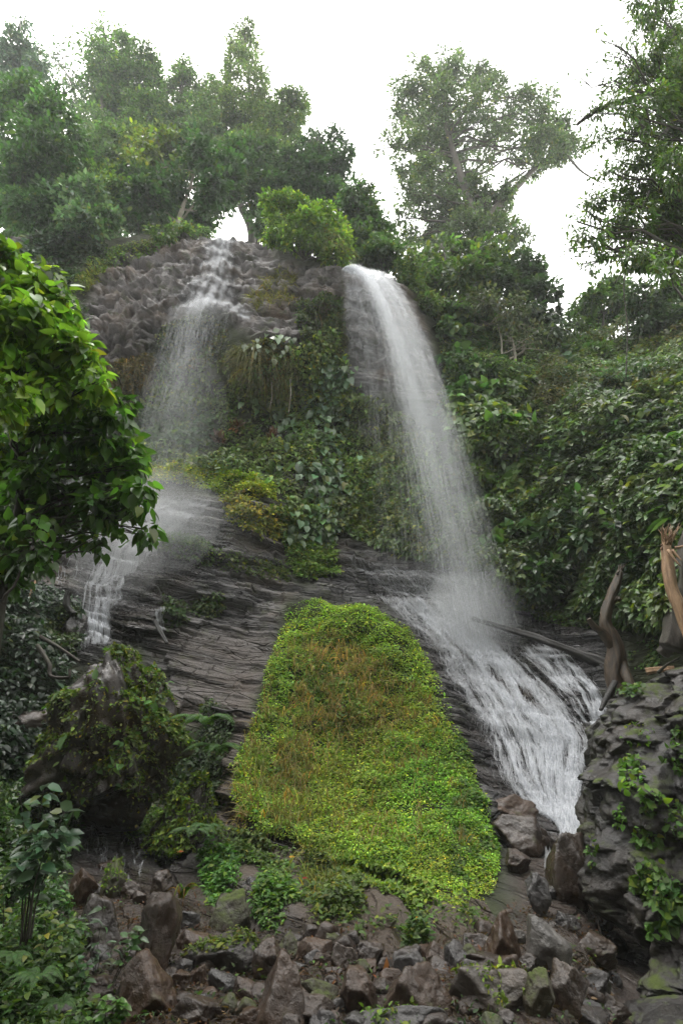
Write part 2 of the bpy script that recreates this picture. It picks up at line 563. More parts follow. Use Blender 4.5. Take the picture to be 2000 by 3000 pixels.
# ------------------------------------------------------------------ the terrain: gorge floor, slabs, cliff and rim as one sheet
CTRL = []
for x in (-700, -300, 0, 500, 1000, 1400, 1650, 1800, 2000, 2600):
    pit = 1.0 if 1750 < x < 2100 else 0.0     # the hollow under the outcrop
    CTRL += [(x, 3350, 2.8 + pit), (x, 3000, 4.2 + 1.3 * pit), (x, 2800, 5.4 + 1.6 * pit)]
CTRL += [
    (-400, 2600, 6), (0, 2600, 7), (300, 2600, 7.6), (700, 2600, 7.6), (1000, 2600, 7.8), (1400, 2600, 7.7), (1650, 2600, 7.4), (1800, 2620, 7.9), (2000, 2600, 7.6), (2500, 2600, 5),
    (0, 2500, 7.8), (300, 2500, 8.7), (600, 2500, 8.8), (900, 2480, 9.2), (1200, 2480, 9.3), (1400, 2500, 9.0), (1600, 2500, 8.6), (1700, 2500, 8.6), (2000, 2500, 7.3),
    (250, 2400, 9.6), (550, 2400, 9.8), (1500, 2400, 9.6), (1700, 2400, 9.3), (2100, 2300, 7.6),
    (1000, 2150, 12), (950, 1790, 13.9), (900, 2300, 10.8), (1150, 2300, 10.8),
    (650, 1950, 12), (700, 2080, 11.3), (550, 1850, 12.4), (600, 1750, 13), (450, 1750, 12.8), (330, 1750, 12.6), (250, 1900, 11.6), (400, 2000, 11.3),
    (500, 2200, 10.6), (200, 2200, 9.8), (0, 2200, 8.5), (0, 2000, 9.5), (0, 1800, 10.5), (100, 1650, 12), (300, 1600, 13.3), (500, 1600, 13.7),
    (500, 1500, 14.4), (750, 1650, 14), (900, 1700, 14.4), (750, 1500, 14.3), (600, 1440, 14.4), (600, 1375, 15.4), (450, 1390, 15.3), (780, 1440, 14.6), (850, 1600, 15),
    (1000, 1650, 15), (1000, 1560, 15.6), (1200, 1700, 14.4), (1300, 1750, 13.9), (1400, 1800, 13.4), (1100, 1780, 13.9), (1250, 1900, 12.8),
    (1500, 1900, 12.6), (1350, 2050, 11.8), (1500, 2050, 11.5), (1650, 2050, 11.2), (1750, 2100, 10.6), (1600, 2200, 10.5), (1500, 2300, 10.1),
    (1700, 2300, 9.9), (1450, 2200, 10.8), (1600, 1800, 13), (1700, 1900, 11.9), (1800, 1850, 11.3), (1900, 1900, 10.3), (2100, 1900, 8.6),
    (1450, 1700, 13.6), (1600, 1650, 13), (1800, 1650, 11.7), (2000, 1650, 9.8), (2300, 1600, 7.5), (1400, 1500, 14.8), (1600, 1400, 14), (1800, 1400, 12.6),
    (2000, 1400, 11), (1350, 1200, 16), (1500, 1200, 15.6), (1700, 1150, 15.5), (1900, 1150, 14), (2100, 1150, 12.5), (1300, 950, 17), (1450, 950, 18),
    (1650, 1000, 20), (1850, 1000, 19), (2000, 980, 17.5), (2300, 950, 15), (2600, 1000, 13), (2600, 1600, 6), (2600, 2200, 5.5),
    (1150, 1500, 15.9), (1250, 1500, 15.4), (1100, 1250, 16.6), (1200, 1250, 16.3), (1250, 1100, 16.3), (1150, 1000, 16), (1200, 900, 16.2),
    (1030, 800, 15.4), (1100, 820, 15.6), (1150, 840, 16), (1050, 1000, 16), (1000, 1200, 16.9), (1000, 1400, 16.3), (1000, 1000, 16),
    (900, 1000, 15.6), (950, 900, 15.7), (900, 820, 16), (800, 800, 16.8), (780, 720, 17.5), (700, 720, 17.3), (650, 700, 17.2), (700, 880, 16),
    (800, 1000, 15.2), (700, 1000, 15.3), (740, 1085, 15.2), (800, 1150, 16.9), (900, 1170, 16.7), (700, 1200, 17), (600, 1150, 17), (500, 1200, 16.9),
    (450, 1100, 16.4), (600, 880, 15.4), (560, 900, 15.4), (550, 780, 16.4), (600, 1000, 16.4), (500, 1000, 16), (450, 900, 15.6), (350, 1000, 15.2),
    (300, 900, 15.6), (400, 800, 16.6), (300, 800, 16.4), (500, 720, 17.4), (330, 730, 17.2), (250, 1100, 14.8), (350, 1300, 16), (450, 1300, 16.3),
    (600, 1300, 16.5), (800, 1300, 16.4), (900, 1350, 16.1),
    (200, 700, 16.5), (100, 750, 15.8), (0, 720, 15.5), (0, 900, 15), (100, 1000, 15), (0, 1200, 13.8), (100, 1300, 14), (200, 1450, 13.8),
    (-300, 800, 13), (-700, 900, 10), (-300, 1300, 11.5), (-700, 1500, 7), (-300, 1800, 8.5), (-700, 2200, 5.5),
]
CT = np.array(CTRL, float)
_ck = CT[:, :2] / 1000.0
_cn = len(CT)


def _phi(d):
    return d


_A = np.zeros((_cn + 3, _cn + 3))
_A[:_cn, :_cn] = _phi(np.linalg.norm(_ck[:, None] - _ck[None], axis=-1)) + np.eye(_cn) * 0.004
_A[:_cn, _cn] = 1; _A[:_cn, _cn + 1:] = _ck
_A[_cn:, :_cn] = _A[:_cn, _cn:].T
_w = np.linalg.solve(_A, np.r_[CT[:, 2], 0, 0, 0])


def depth0(px, py):
    s = np.asarray(px).shape
    q = np.stack([np.ravel(px), np.ravel(py)], -1) / 1000.0
    out = np.empty(len(q))
    for k in range(0, len(q), 20000):
        b = q[k:k + 20000]
        out[k:k + 20000] = _phi(np.linalg.norm(b[:, None] - _ck[None], axis=-1)) @ _w[:_cn] + _w[_cn] + b @ _w[_cn + 1:]
    return out.reshape(s)


RIM = np.array([(-700, 800), (-300, 740), (0, 705), (200, 690), (330, 703), (500, 690), (620, 696), (700, 702), (780, 712), (850, 715), (950, 760), (1000, 786),
                (1060, 795), (1120, 812), (1170, 835), (1250, 870), (1450, 925), (1650, 985), (1850, 985), (2000, 960), (2600, 900)], float)


def rim(px):
    return np.interp(px, RIM[:, 0], RIM[:, 1])


GX0, GX1, NX, NV, PYB = -700.0, 2600.0, 1001, 1001, 3350.0
gx = np.linspace(GX0, GX1, NX)
gv = np.linspace(0, 1, NV)
# coarse evaluation, refined linearly
_cx = np.linspace(GX0, GX1, 166); _cv = np.linspace(0, 1, 133)
_PX, _CV = np.meshgrid(_cx, _cv)
_D = depth0(_PX, rim(_PX) + _CV * (PYB - rim(_PX)))


def _up(a):
    b = np.stack([np.interp(gx, _cx, r) for r in a])
    return np.stack([np.interp(gv, _cv, b[:, k]) for k in range(b.shape[1])], 1)


GPX, GV = np.meshgrid(gx, gv)
GPY = rim(GPX) + GV * (PYB - rim(GPX))
GY = _up(_D)


def blur(a, k, it=2):
    for _ in range(it):
        for ax in (0, 1):
            p = np.concatenate([np.repeat(a.take([0], ax), k, ax), a, np.repeat(a.take([-1], ax), k, ax)], ax)
            c = np.cumsum(np.concatenate([np.zeros_like(p.take([0], ax)), p], ax), ax)
            n = a.shape[ax]
            a = (c.take(range(2 * k + 1, 2 * k + 1 + n), ax) - c.take(range(0, n), ax)) / (2 * k + 1)
    return a


def mask(poly, k=6):
    return blur(inpoly(GPX, GPY, poly).astype(float), k)


MOUND = [(850, 1798), (950, 1778), (1080, 1800), (1180, 1860), (1250, 1950), (1310, 2080), (1350, 2200), (1400, 2340), (1440, 2480), (1420, 2600), (1300, 2640), (1120, 2560),
         (950, 2500), (820, 2450), (690, 2400), (680, 2250), (750, 2080), (790, 1950), (820, 1850)]
mm_ = np.clip(mask(MOUND, 30) * 1.3 - .15, 0, 1) * np.clip((2680 - GPY) / 260, 0, 1)
GY = GY - 1.1 * (mm_ * (2 - mm_))
# low ribs between the two channels of the cascade, and the bulge the left stream splits on
GY -= .35 * mask([(1540, 1900), (1660, 2010), (1740, 2100), (1700, 2090), (1600, 1990), (1520, 1920)], 5)
GY -= .55 * mask([(330, 1700), (400, 1670), (480, 1690), (520, 1760), (500, 1840), (400, 1850), (340, 1800)], 9)
GP = at(GPX, GPY, GY)

# which ground is bare rock
ROCK = [
    [(240, 900), (330, 760), (450, 715), (560, 690), (790, 695), (800, 760), (880, 770), (1000, 780), (1000, 1000), (900, 1000), (790, 1010), (700, 960), (600, 900), (520, 930), (440, 1010), (380, 1080), (260, 1120)],
    [(990, 770), (1160, 820), (1230, 900), (1290, 1130), (1270, 1250), (1150, 1150), (1040, 1160), (1010, 900)],
    [(60, 1500), (400, 1440), (560, 1450), (800, 1480), (850, 1700), (900, 1740), (1000, 1570), (1150, 1620), (1350, 1690), (1450, 1750), (1620, 1780), (1800, 1870), (1800, 2500), (1500, 2500), (1350, 2300), (1200, 1850), (1050, 1760), (830, 1760), (800, 1950), (700, 2130), (480, 2120), (420, 1900), (260, 1950), (60, 1900)],
    [(200, 2370), (620, 2420), (950, 2500), (1250, 2600), (1450, 2700), (1500, 2900), (1000, 2900), (200, 2900)],
    [(690, 2080), (800, 2060), (700, 2450), (640, 2500), (630, 2350)],
]
zr = np.zeros_like(GY)
for p in ROCK:
    zr = np.maximum(zr, mask(p, 4))
zr = np.clip(zr - mask(MOUND[:12] + [(950, 2480), (820, 2440), (690, 2390)] + MOUND[15:], 3), 0, 1)
zw = np.maximum(mask([(200, 1480), (560, 1460), (620, 1560), (700, 1700), (520, 1760), (420, 1950), (200, 1980)], 9),
                mask([(950, 1620), (1400, 1680), (1800, 1880), (1800, 2480), (1480, 2480), (1300, 2050), (1150, 1800), (980, 1760)], 9))
zw = np.maximum(zw, mask([(560, 700), (680, 695), (720, 880), (500, 900)], 9) * .7)
zw = np.maximum(zw, mask([(200, 2370), (620, 2420), (650, 2560), (400, 2650), (200, 2600)], 9))
zw = np.maximum(zw, mask([(1600, 1780), (1800, 1870), (1800, 2000), (1600, 1900)], 9) * .6)
zb = np.maximum(mask([(640, 2080), (830, 1940), (760, 2100), (700, 2500), (560, 2480)], 8) * .7, mask([(700, 2440), (1000, 2500), (1500, 2650), (1500, 2900), (900, 2760), (640, 2600)], 8) * .8)
flo = mask([(-900, 2620), (200, 2560), (640, 2600), (760, 2740), (1420, 2790), (1500, 2700), (1480, 2500), (1900, 2460), (2700, 2500), (2700, 3600), (-900, 3600)], 8)
zr = np.maximum(zr, flo); zw = np.maximum(zw, flo); zb = np.maximum(zb, .5 * flo)
zr = np.maximum(zr, mask([(-100, 690), (75, 690), (60, 740), (-100, 760)], 4))
zb = np.maximum(zb, .45 * mask([(480, 1850), (820, 1850), (790, 2110), (540, 2110)], 10))

# relief: bedding ledges, blocks and pockets
nrm = norm(np.cross(np.gradient(GP, axis=1), np.gradient(GP, axis=0)))
nrm = np.where((nrm * (np.array([0, 0, CAMZ]) - GP)).sum(-1, keepdims=True) < 0, -nrm, nrm)
nrm = norm(blur(nrm, 6))
q = GP + .18 * np.stack([vnoise(GP * .9, 3), vnoise(GP * .9, 4), vnoise(GP * .9, 5)], -1)


def ledges(pitch, seed, dip=.17, block=3.2):
    s = (GP[..., 2] + .3 * (q[..., 2] - GP[..., 2]) + dip * GP[..., 0] + .18 * vnoise(GP * .22, seed + 9)) / pitch
    k = np.floor(s); f = s - k
    b = np.floor(q[..., 0] / (pitch * block) + 7 * _hash(k, k * 0, k * 0, seed))
    a = _hash(k, b, b * 0, seed + 1)
    return (a - .5) * np.clip(np.minimum(f, 1 - f) * 14, 0, 1) - .7 * np.clip(1 - f * 6, 0, 1) * _hash(k, b * 0, b * 0, seed + 4) + .25 * (1 - f)


st = .30 * ledges(.46, 20) + .20 * ledges(.19, 40, .19, 4.5) + .06 * ledges(.10, 60, .17, 6)
q = q + .32 * np.stack([vnoise(GP * 1.7, 93), vnoise(GP * 1.7, 94), vnoise(GP * 1.7, 95)], -1)
lum1, lum2 = worley(q * np.array([1.15, 1.15, 1.6]), 5)
sm1, sm2 = worley(q * np.array([2.7, 2.7, 3.4]), 8)
pock = -.55 * np.clip(.30 - (lum2 - lum1), 0, 1) - .25 * np.clip(.25 - (sm2 - sm1), 0, 1) + .30 * (.5 - np.abs(fbm(q * np.array([.9, .9, 1.3]), 4, 12, .6))) + .10 * fbm(q * 4.1, 4, 13) - .95 * np.clip(vnoise(q * np.array([1.6, 1.6, 2.2]), 15) - .2, 0, 1) - .75 * np.clip(vnoise(q * np.array([3.6, 3.6, 4.6]), 16) - .25, 0, 1)
w_up = mask([(150, 680), (1000, 690), (1160, 820), (1290, 1130), (1150, 1150), (990, 1000), (700, 1090), (250, 1130)], 12)
w_l = mask([(150, 690), (560, 700), (600, 880), (430, 1000), (200, 1130)], 14)
rel = zr * (1 - .85 * flo) * ((1 - w_up) * st * .95 + w_up * (w_l * (pock * .95 + st * .55) + (1 - w_l) * (st * .9 + pock * .5)))
rel = rel + (1 - zr) * .22 * np.clip((GY - 6.5) / 6, .06, 1) * fbm(GP * .8, 3, 70) + .05 * fbm(GP * 2.5, 3, 80) * (.4 + .6 * zr) * np.clip((GY - 4) / 6, .25, 1)
smooth_slab = np.maximum(mask([(480, 1850), (830, 1850), (790, 2110), (540, 2110)], 10), 1.3 * mask([(1100, 1760), (1400, 1780), (1780, 2050), (1780, 2480), (1500, 2480), (1350, 2100)], 10))
rel = rel * (1 - .55 * smooth_slab)
GP = GP + nrm * rel[..., None]
GN = norm(np.cross(np.gradient(GP, axis=1), np.gradient(GP, axis=0)))
GN = np.where((GN * (np.array([0, 0, CAMZ]) - GP)).sum(-1, keepdims=True) < 0, -GN, GN)
GNS = norm(blur(GN, 8))


def _bil(a, px, py):
    px = np.asarray(px, float); py = np.asarray(py, float)
    fx = np.clip((px - GX0) / (GX1 - GX0) * (NX - 1), 0, NX - 1.001)
    fv = np.clip((py - rim(px)) / (PYB - rim(px)) * (NV - 1), 0, NV - 1.001)
    i = fv.astype(int); j = fx.astype(int)
    b = fv - i; c = fx - j
    if a.ndim == 3:
        b = b[..., None]; c = c[..., None]
    return a[i, j] * (1 - b) * (1 - c) + a[i + 1, j] * b * (1 - c) + a[i, j + 1] * (1 - b) * c + a[i + 1, j + 1] * b * c


def ground(px, py):
    return _bil(GP, px, py)


def gnormal(px, py, soft=True):
    return norm(_bil(GNS if soft else GN, px, py))


RX, RYY, RZ = GP[0, :, 0], GP[0, :, 1], GP[0, :, 2]


def plateau_z(x, Y):
    o = np.argsort(RX)
    return np.interp(x, RX[o], blur(RZ[o][:, None], 10)[:, 0]) + .13 * np.maximum(Y - np.interp(x, RX[o], RYY[o]), 0)


tb = MB()
ii = np.arange(NV - 1)[:, None] * NX + np.arange(NX - 1)[None]
tb.add(GP.reshape(-1, 3), None, np.stack([ii, ii + NX, ii + NX + 1, ii + 1], -1).reshape(-1, 4), np.stack([zr, zw, zb], -1).reshape(-1, 3))
# the forest floor behind the rim
back = np.array([0, .25, .6, 1.2, 2.5, 5, 9, 15, 24, 36, 55])
cols = np.arange(0, NX, 3)
bp = np.stack([np.stack([RX[cols], RYY[cols] + d, RZ[cols] + .13 * d + (0 if d == 0 else .12) * vnoise(np.stack([RX[cols], RYY[cols] + d, RX[cols] * 0], -1) * .5, 90)], -1) for d in back])
jj = np.arange(len(back) - 1)[:, None] * len(cols) + np.arange(len(cols) - 1)[None]
tb.add(bp.reshape(-1, 3), None, np.stack([jj, jj + 1, jj + len(cols) + 1, jj + len(cols)], -1).reshape(-1, 4), (0, 0, 0))
terrain = tb.build('cliff', M['cliff'], None, (0, 0, 0))
tag(terrain, kind='structure')
# the gorge floor under the viewer; unseen banks around it raised to block sky light
gb = MB()
xs = np.linspace(-40, 40, 81); ys = np.linspace(-36, 4.5, 82)
X, Y_ = np.meshgrid(xs, ys)
Z = .02 + .10 * vnoise(np.stack([X, Y_, X * 0], -1) * .7, 11) - .25 + np.clip(np.abs(X) - 6.5, 0, 12) * 1.5 + np.clip(-Y_ - 3.5, 0, 12) * 1.9 + np.clip(vnoise(np.stack([X, Y_, X * 0], -1) * .3, 12), -1, 1) * np.clip(-Y_ - 5, 0, 2)
kk = np.arange(81)[:, None] * 81 + np.arange(80)[None]
gb.add(np.stack([X, Y_, Z], -1).reshape(-1, 3), None, np.stack([kk, kk + 1, kk + 82, kk + 81], -1).reshape(-1, 4), (0, 0, 0))
tag(gb.build('ground', M['cliff'], None, (0, 0, 0)), kind='structure')

# ------------------------------------------------------------------ water
CAMP = np.array([0, 0, CAMZ])


def slivers(mb, P, V, length, width, col=(.8, .8, .8)):
    """thin drops drawn out along their flight"""
    n = len(P)
    V = norm(V)
    A = norm(np.cross(V, rng.normal(0, 1, (n, 3)) * np.array([.5, 1, .5]) + np.array([0, 1.2, 0])))
    l = np.broadcast_to(length, (n,))[:, None]; w = np.broadcast_to(width, (n,))[:, None]
    a = P - V * l * .5; c = P + V * l * .5
    m = P
    vv = np.stack([a, m + A * w * .5, c, m - A * w * .5], 1)
    qd = np.arange(n * 4).reshape(n, 4)
    mb.add(vv.reshape(-1, 3), None, qd, col)


def freefall(n, lip, vx, vy, tmax, spread, wl, ww, tpow=1.0, drop0=0.0, g=9.8):
    """drops launched from a lip; they fly the parabola that gravity gives them"""
    u = rng.random(n)
    P0 = pline(lip, u)
    v0 = np.stack([vx(u, n), vy(u, n), rng.normal(0, .25, n) - drop0], -1)
    t = tmax(u, n) * rng.random(n) ** tpow
    # strands: drops of the same strand share their launch
    P = P0 + v0 * t[:, None] + .5 * np.array([0, 0, -g]) * (t ** 2)[:, None]
    P += rng.normal(0, 1, (n, 3)) * spread * (.25 + t[:, None] * .8)
    V = v0 + np.array([0, 0, -g]) * t[:, None]
    sp = np.linalg.norm(V, axis=1)
    return P, V, wl * (.3 + sp / 12) * rng.uniform(.5, 1.3, n), ww * rng.uniform(.5, 1.4, n)


def at_ground(px, py, off=0.0):
    return ground(np.asarray(px, float), np.asarray(py, float)) + gnormal(np.asarray(px, float), np.asarray(py, float)) * off


# right fall
RF = MB()
lipR = np.array([at(1005, 788, 15.25), at(1030, 800, 15.2), at(1075, 806, 15.35), at(1120, 822, 15.6)])
NS = 900
sv_ = np.concatenate([1.12 + .60 * rng.random(NS) ** .5, rng.uniform(.35, 1.4, 300)])   # launch speed of each strand
su = np.concatenate([rng.random(NS) ** 1.6 * .75, rng.random(300)])
sy = -rng.uniform(.5, 1.5, NS + 300) - .6 * (sv_ > 1.3)
n = 98000
wk = np.exp(rng.normal(0, 1.1, NS + 300)) * np.r_[np.ones(NS), np.full(300, .45)]
k = rng.choice(NS + 300, n, p=wk / wk.sum())
t = 1.72 * rng.random(n) ** 1.28
P0 = pline(lipR, su[k]); v0 = np.stack([sv_[k], sy[k], np.full(n, -.2)], -1)
P = P0 + v0 * t[:, None] + np.array([0, 0, -4.9]) * (t ** 2)[:, None] + rng.normal(0, 1, (n, 3)) * (.015 + .055 * t[:, None])
V = v0 + np.array([0, 0, -9.8]) * t[:, None]
keep = P[:, 2] > 4.4
sp = np.linalg.norm(V, axis=1)
slivers(RF, P[keep], V[keep], (.08 + .052 * sp[keep]) * rng.uniform(.5, 1.5, keep.sum()), .0036 * rng.uniform(.5, 1.5, keep.sum()))
# water clinging to the rock left of it
n = 16000
a = rng.random(n); b = rng.random(n) ** 1.3
px = 1010 + a * (60 + 60 * b); py = 800 + b * 480
slivers(RF, at_ground(px, py, .12) + rng.normal(0, .06, (n, 3)), np.tile([.12, -.05, -1.0], (n, 1)), .22, .004)
tag(RF.build('waterfall', M['fall'], None, lipR[0]), 'tall right waterfall arching clear of the rock lip', 'waterfall', None, 'structure')

# left fall: film over the upper rock, then a free veil
LF = MB()
n = 46000
b = rng.random(n); a = rng.normal(0, .33, n)
cx = np.interp(b, [0, .3, .6, 1], [655, 640, 625, 590]); hw = np.interp(b, [0, .3, .6, 1], [28, 42, 55, 75])
k = np.sin(a * 23 + np.floor(b * 7)) > -.35
px = cx + a * hw * 1.6; py = 702 + b * 195
slivers(LF, at_ground(px[k], py[k], .10) + rng.normal(0, .05, (k.sum(), 3)), np.tile([-.12, -.12, -1.0], (k.sum(), 1)), .24, .006)
n = 1600
a = rng.random(n)      # the arm that runs off right along the ledge
px = 610 + a * 120 + rng.normal(0, 5, n); py = 872 + a * 62 + rng.normal(0, 7, n)
slivers(LF, at_ground(px, py, .12), np.tile([.8, -.05, -.5], (n, 1)), .25, .010)
lipL = np.array([at(498, 912, 15.2), at(545, 892, 15.1), at(600, 876, 15.1), at(655, 900, 15.2), at(700, 930, 15.2)])
NS = 700
su = np.clip(np.where(rng.random(NS) < .6, rng.normal(.42, .10, NS), rng.random(NS) * .9), 0, 1)
sx = rng.normal(-.25, .32, NS); sy = -rng.uniform(.15, .7, NS)
n = 10500
k = rng.integers(0, NS, n); t = 1.42 * rng.random(n) ** .74
P0 = pline(lipL, su[k]); v0 = np.stack([sx[k], sy[k], np.full(n, -.1)], -1)
P = P0 + v0 * t[:, None] + np.array([0, 0, -4.2]) * (t ** 2)[:, None] + rng.normal(0, 1, (n, 3)) * (.03 + .16 * t[:, None])
V = v0 + np.array([0, 0, -8.4]) * t[:, None]
slivers(LF, P, V, .75 * rng.uniform(.4, 1.4, n), .0038 * rng.uniform(.5, 1.5, n))
tag(LF.build('waterfall', M['fall'], None, lipL[2]), 'thin left waterfall breaking into a veil below its rock ledge', 'waterfall', None, 'structure')


def flow(mb, Lp, Rp, n, dens, seglen, width, off, wob=.05, steps=7, col=(.8, .8, .8), jag=.02):
    """threads of white water that follow the slope between two banks"""
    u = rng.random(n); v = rng.random(n)
    keep = rng.random(n) < dens(u, v)
    u, v = u[keep], v[keep]; n = len(u)
    dv = seglen * rng.uniform(.4, 1.5, n)
    s = np.linspace(0, 1, steps)
    vv = np.clip(v[:, None] + dv[:, None] * (s[None] - .5), 0, 1)
    ph = rng.random(n)[:, None] * 6.28
    uu = np.clip(u[:, None] + wob * .3 * np.sin(vv * 40 + ph) + wob * vnoise(np.stack([u[:, None] * 14 + 0 * vv, vv * 9, 0 * vv], -1), 5), 0, 1)
    a = pline(Lp, vv.ravel()).reshape(n, steps, 2); b = pline(Rp, vv.ravel()).reshape(n, steps, 2)
    q = a * (1 - uu[..., None]) + b * uu[..., None]
    P = ground(q[..., 0], q[..., 1]); Nn = gnormal(q[..., 0], q[..., 1])
    P = P + Nn * (off * (.3 + rng.random((n, 1, 1))) + jag * rng.normal(0, 1, (n, steps, 1)))
    T = norm(np.gradient(P, axis=1)); A = norm(np.cross(T, Nn))
    w = (width * rng.uniform(.4, 1.7, (n, 1)) * np.sin(np.pi * np.clip(s, .04, .96))[None])[..., None]
    A = norm(A + .6 * Nn * rng.normal(0, 1, (n, 1, 1)))
    VV = np.stack([P - A * w * .5, P + A * w * .5], 2).reshape(n, steps * 2, 3)
    i = np.arange(steps - 1) * 2
    Q = np.stack([i, i + 1, i + 3, i + 2], -1)
    mb.add(VV.reshape(-1, 3), None, (Q[None] + (np.arange(n) * steps * 2)[:, None, None]).reshape(-1, 4), col)


# the white cascade on the right slab
RC = MB()
Lb = [(1080, 1745), (1180, 1830), (1255, 1920), (1330, 2040), (1400, 2180), (1440, 2280), (1530, 2370), (1620, 2420), (1660, 2480)]
Rb = [(1390, 1790), (1480, 1880), (1560, 1960), (1680, 2080), (1740, 2170), (1715, 2270), (1705, 2360), (1715, 2430), (1720, 2490)]
def dens1(u, v):
    c = np.interp(v, [0, .3, .6, 1], [.45, .55, .62, .6]); w = np.interp(v, [0, .3, .6, 1], [.42, .36, .40, .5])
    streak = np.clip(.48 + .6 * vnoise(np.stack([u * 22, v * 5, u * 0], -1), 31) + .8 * vnoise(np.stack([u * 75, v * 12, u * 0], -1), 33), 0, 1) * np.clip(np.minimum(u, 1 - u) * 7, 0, 1)
    return np.exp(-((u - c) / w) ** 2 * 1.1) * streak * np.interp(v, [0, .12, .3, 1], [.30, .45, .9, 1])
flow(RC, Lb, Rb, 130000, dens1, .040, .0095, .05, .04, 5, (.8, .8, .8), .03)
flow(RC, Lb, Rb, 16000, lambda u, v: dens1(u, v) * .8, .02, .016, .12, .03, 5, (.8, .8, .8), .06)
Lc = [(1500, 1900), (1580, 1965), (1665, 2060), (1720, 2140), (1750, 2200)]
Rc = [(1590, 1895), (1690, 1950), (1770, 2030), (1795, 2110), (1800, 2190)]
flow(RC, Lc, Rc, 24000, lambda u, v: np.clip(.35 + .8 * vnoise(np.stack([u * 9, v * 7, u * 0], -1), 35) + .5 * vnoise(np.stack([u * 30, v * 12, u * 0], -1), 36), 0, 1) * np.clip(np.minimum(u, 1 - u) * 4, 0, 1) * np.clip(v * 4, .1, 1), .05, .009, .06, .05, 5, (.8, .8, .8), .03)
Ld = [(1000, 1640), (1080, 1700), (1250, 1800)]; Rd = [(1330, 1700), (1380, 1750), (1420, 1800)]
flow(RC, Ld, Rd, 6000, lambda u, v: .35 + .5 * u, .08, .006, .04)
tag(RC.build('cascade_water', M['foam'], None, at_ground(1300, 1900)), 'broad white cascade sliding down the dark slab at right', 'water', None, 'structure')

LC = MB()
Le = [(330, 1560), (280, 1640), (225, 1740), (220, 1840), (225, 1920)]; Re = [(560, 1530), (470, 1620), (380, 1690), (350, 1800), (330, 1900)]
flow(LC, Le, Re, 26000, lambda u, v: np.clip(.35 + .6 * vnoise(np.stack([u * 14, v * 5, u * 0], -1), 41) + .6 * vnoise(np.stack([u * 45, v * 10, u * 0], -1), 42), 0, 1) * np.clip(np.minimum(u, 1 - u) * 5, 0, 1) * np.interp(v, [0, .3, 1], [.35, .8, .9]), .05, .009, .06, .05, 5, (.8, .8, .8), .03)
flow(LC, [(380, 1450), (360, 1560)], [(620, 1470), (560, 1540)], 5000, lambda u, v: .5 + 0 * u, .3, .005, .06)
flow(LC, [(60, 1600), (110, 1720)], [(250, 1590), (240, 1720)], 500, lambda u, v: np.clip(.1 + .8 * vnoise(np.stack([u * 14, v * 3, u * 0], -1), 43), 0, 1), .3, .012, .03)
flow(LC, [(455, 1790), (462, 1850)], [(475, 1790), (480, 1850)], 120, lambda u, v: .8 + 0 * u, .5, .012, .05)
tag(LC.build('cascade_water', M['foam'], None, at_ground(320, 1750)), 'small white cascade at left below the leafy branches', 'water', None, 'structure')

# thin runs: over the left wet shelf and between the boulders at lower right
TR = MB()
flow(TR, [(240, 2400), (230, 2560)], [(420, 2440), (420, 2600)], 500, lambda u, v: np.clip(.1 + .9 * vnoise(np.stack([u * 9, v * 4, u * 0], -1), 45), 0, 1), .12, .007, .03)
tag(TR.build('trickle_water', M['foam'], None, at_ground(320, 2480)), 'thin trickles over the dark wet shelf at lower left', 'water', None, 'structure')

# spray hanging where the falls land
def mist(c, r, n, name, label):
    mb = MB()
    d = rng.normal(0, 1, (n, 3)) * np.array(r) * .5
    slivers(mb, c + d, rng.normal(0, 1, (n, 3)) + np.array([.2, 0, -1.0]), .030 * rng.uniform(.4, 1.6, n), .006 * rng.uniform(.5, 1.5, n))
    tag(mb.build(name, M['spray'], None, c), label, 'mist', None, 'stuff')


mist(at(1370, 1800, 12.9), (1.1, .8, 1.0), 60000, 'spray_mist', 'fine spray where the right waterfall lands on the slab')
mist(at(420, 1540, 13.4), (2.0, .8, 1.3), 100000, 'spray_mist', 'fine spray drifting over the left ledges')

# ------------------------------------------------------------------ plants that cover the ground (nobody could count them)
UPV = np.array([0, 0, 1.0])


def carpet(mb, poly, n, size, tpl, base, thick=.35, clump=1.4, var=.25, yellow=.1, droop=.6, lift=.45, seed=0, width=1.0, hole=-.6, fade=7):
    """leaves over a patch of slope, heaped in clumps with hollows between"""
    px, py = rand_in(poly, n)
    P = ground(px, py); Nn = gnormal(px, py)
    c = fbm(P * clump, 3, 100 + seed)
    e = _bil(mask(poly, fade), px, py)          # ragged, thinning edges
    k = (c > hole + .25 * rng.normal(0, 1, n)) & (e + .35 * vnoise(P * 3.1, 55 + seed) + .35 * vnoise(P * 1.1, 56 + seed) > .30 + .45 * rng.random(n))
    P, Nn, c = P[k], Nn[k], c[k]; n = len(P)
    h = thick * np.clip(e[k] * 1.3, .2, 1) * (np.clip(.45 + .8 * c, .05, 1.5)) * rng.random(n) ** .6
    P = P + Nn * h[:, None] + UPV * (h * .3)[:, None]
    nn = norm(Nn * .55 + UPV * lift + rng.normal(0, .45, (n, 3)))
    d = norm(np.cross(nn, rng.normal(0, 1, (n, 3))) + (Nn * .5 - UPV * droop))
    tone = leafcol(base, n, var, yellow) * (1 + .40 * np.clip(vnoise(P * .55, 77 + seed), -1, 1))[:, None] * (1 + .22 * vnoise(P * .8, 79 + seed)[:, None] * np.array([1.2, .2, .2]))
    sz = size * np.exp(np.clip(rng.normal(0, .28, n), -.8, .5)) * (np.clip(P[:, 1] / 12.0, .62, 1.1) if seed < 5 else 1.0)
    leaves(mb, P, d, nn, sz, tpl, tone, width)


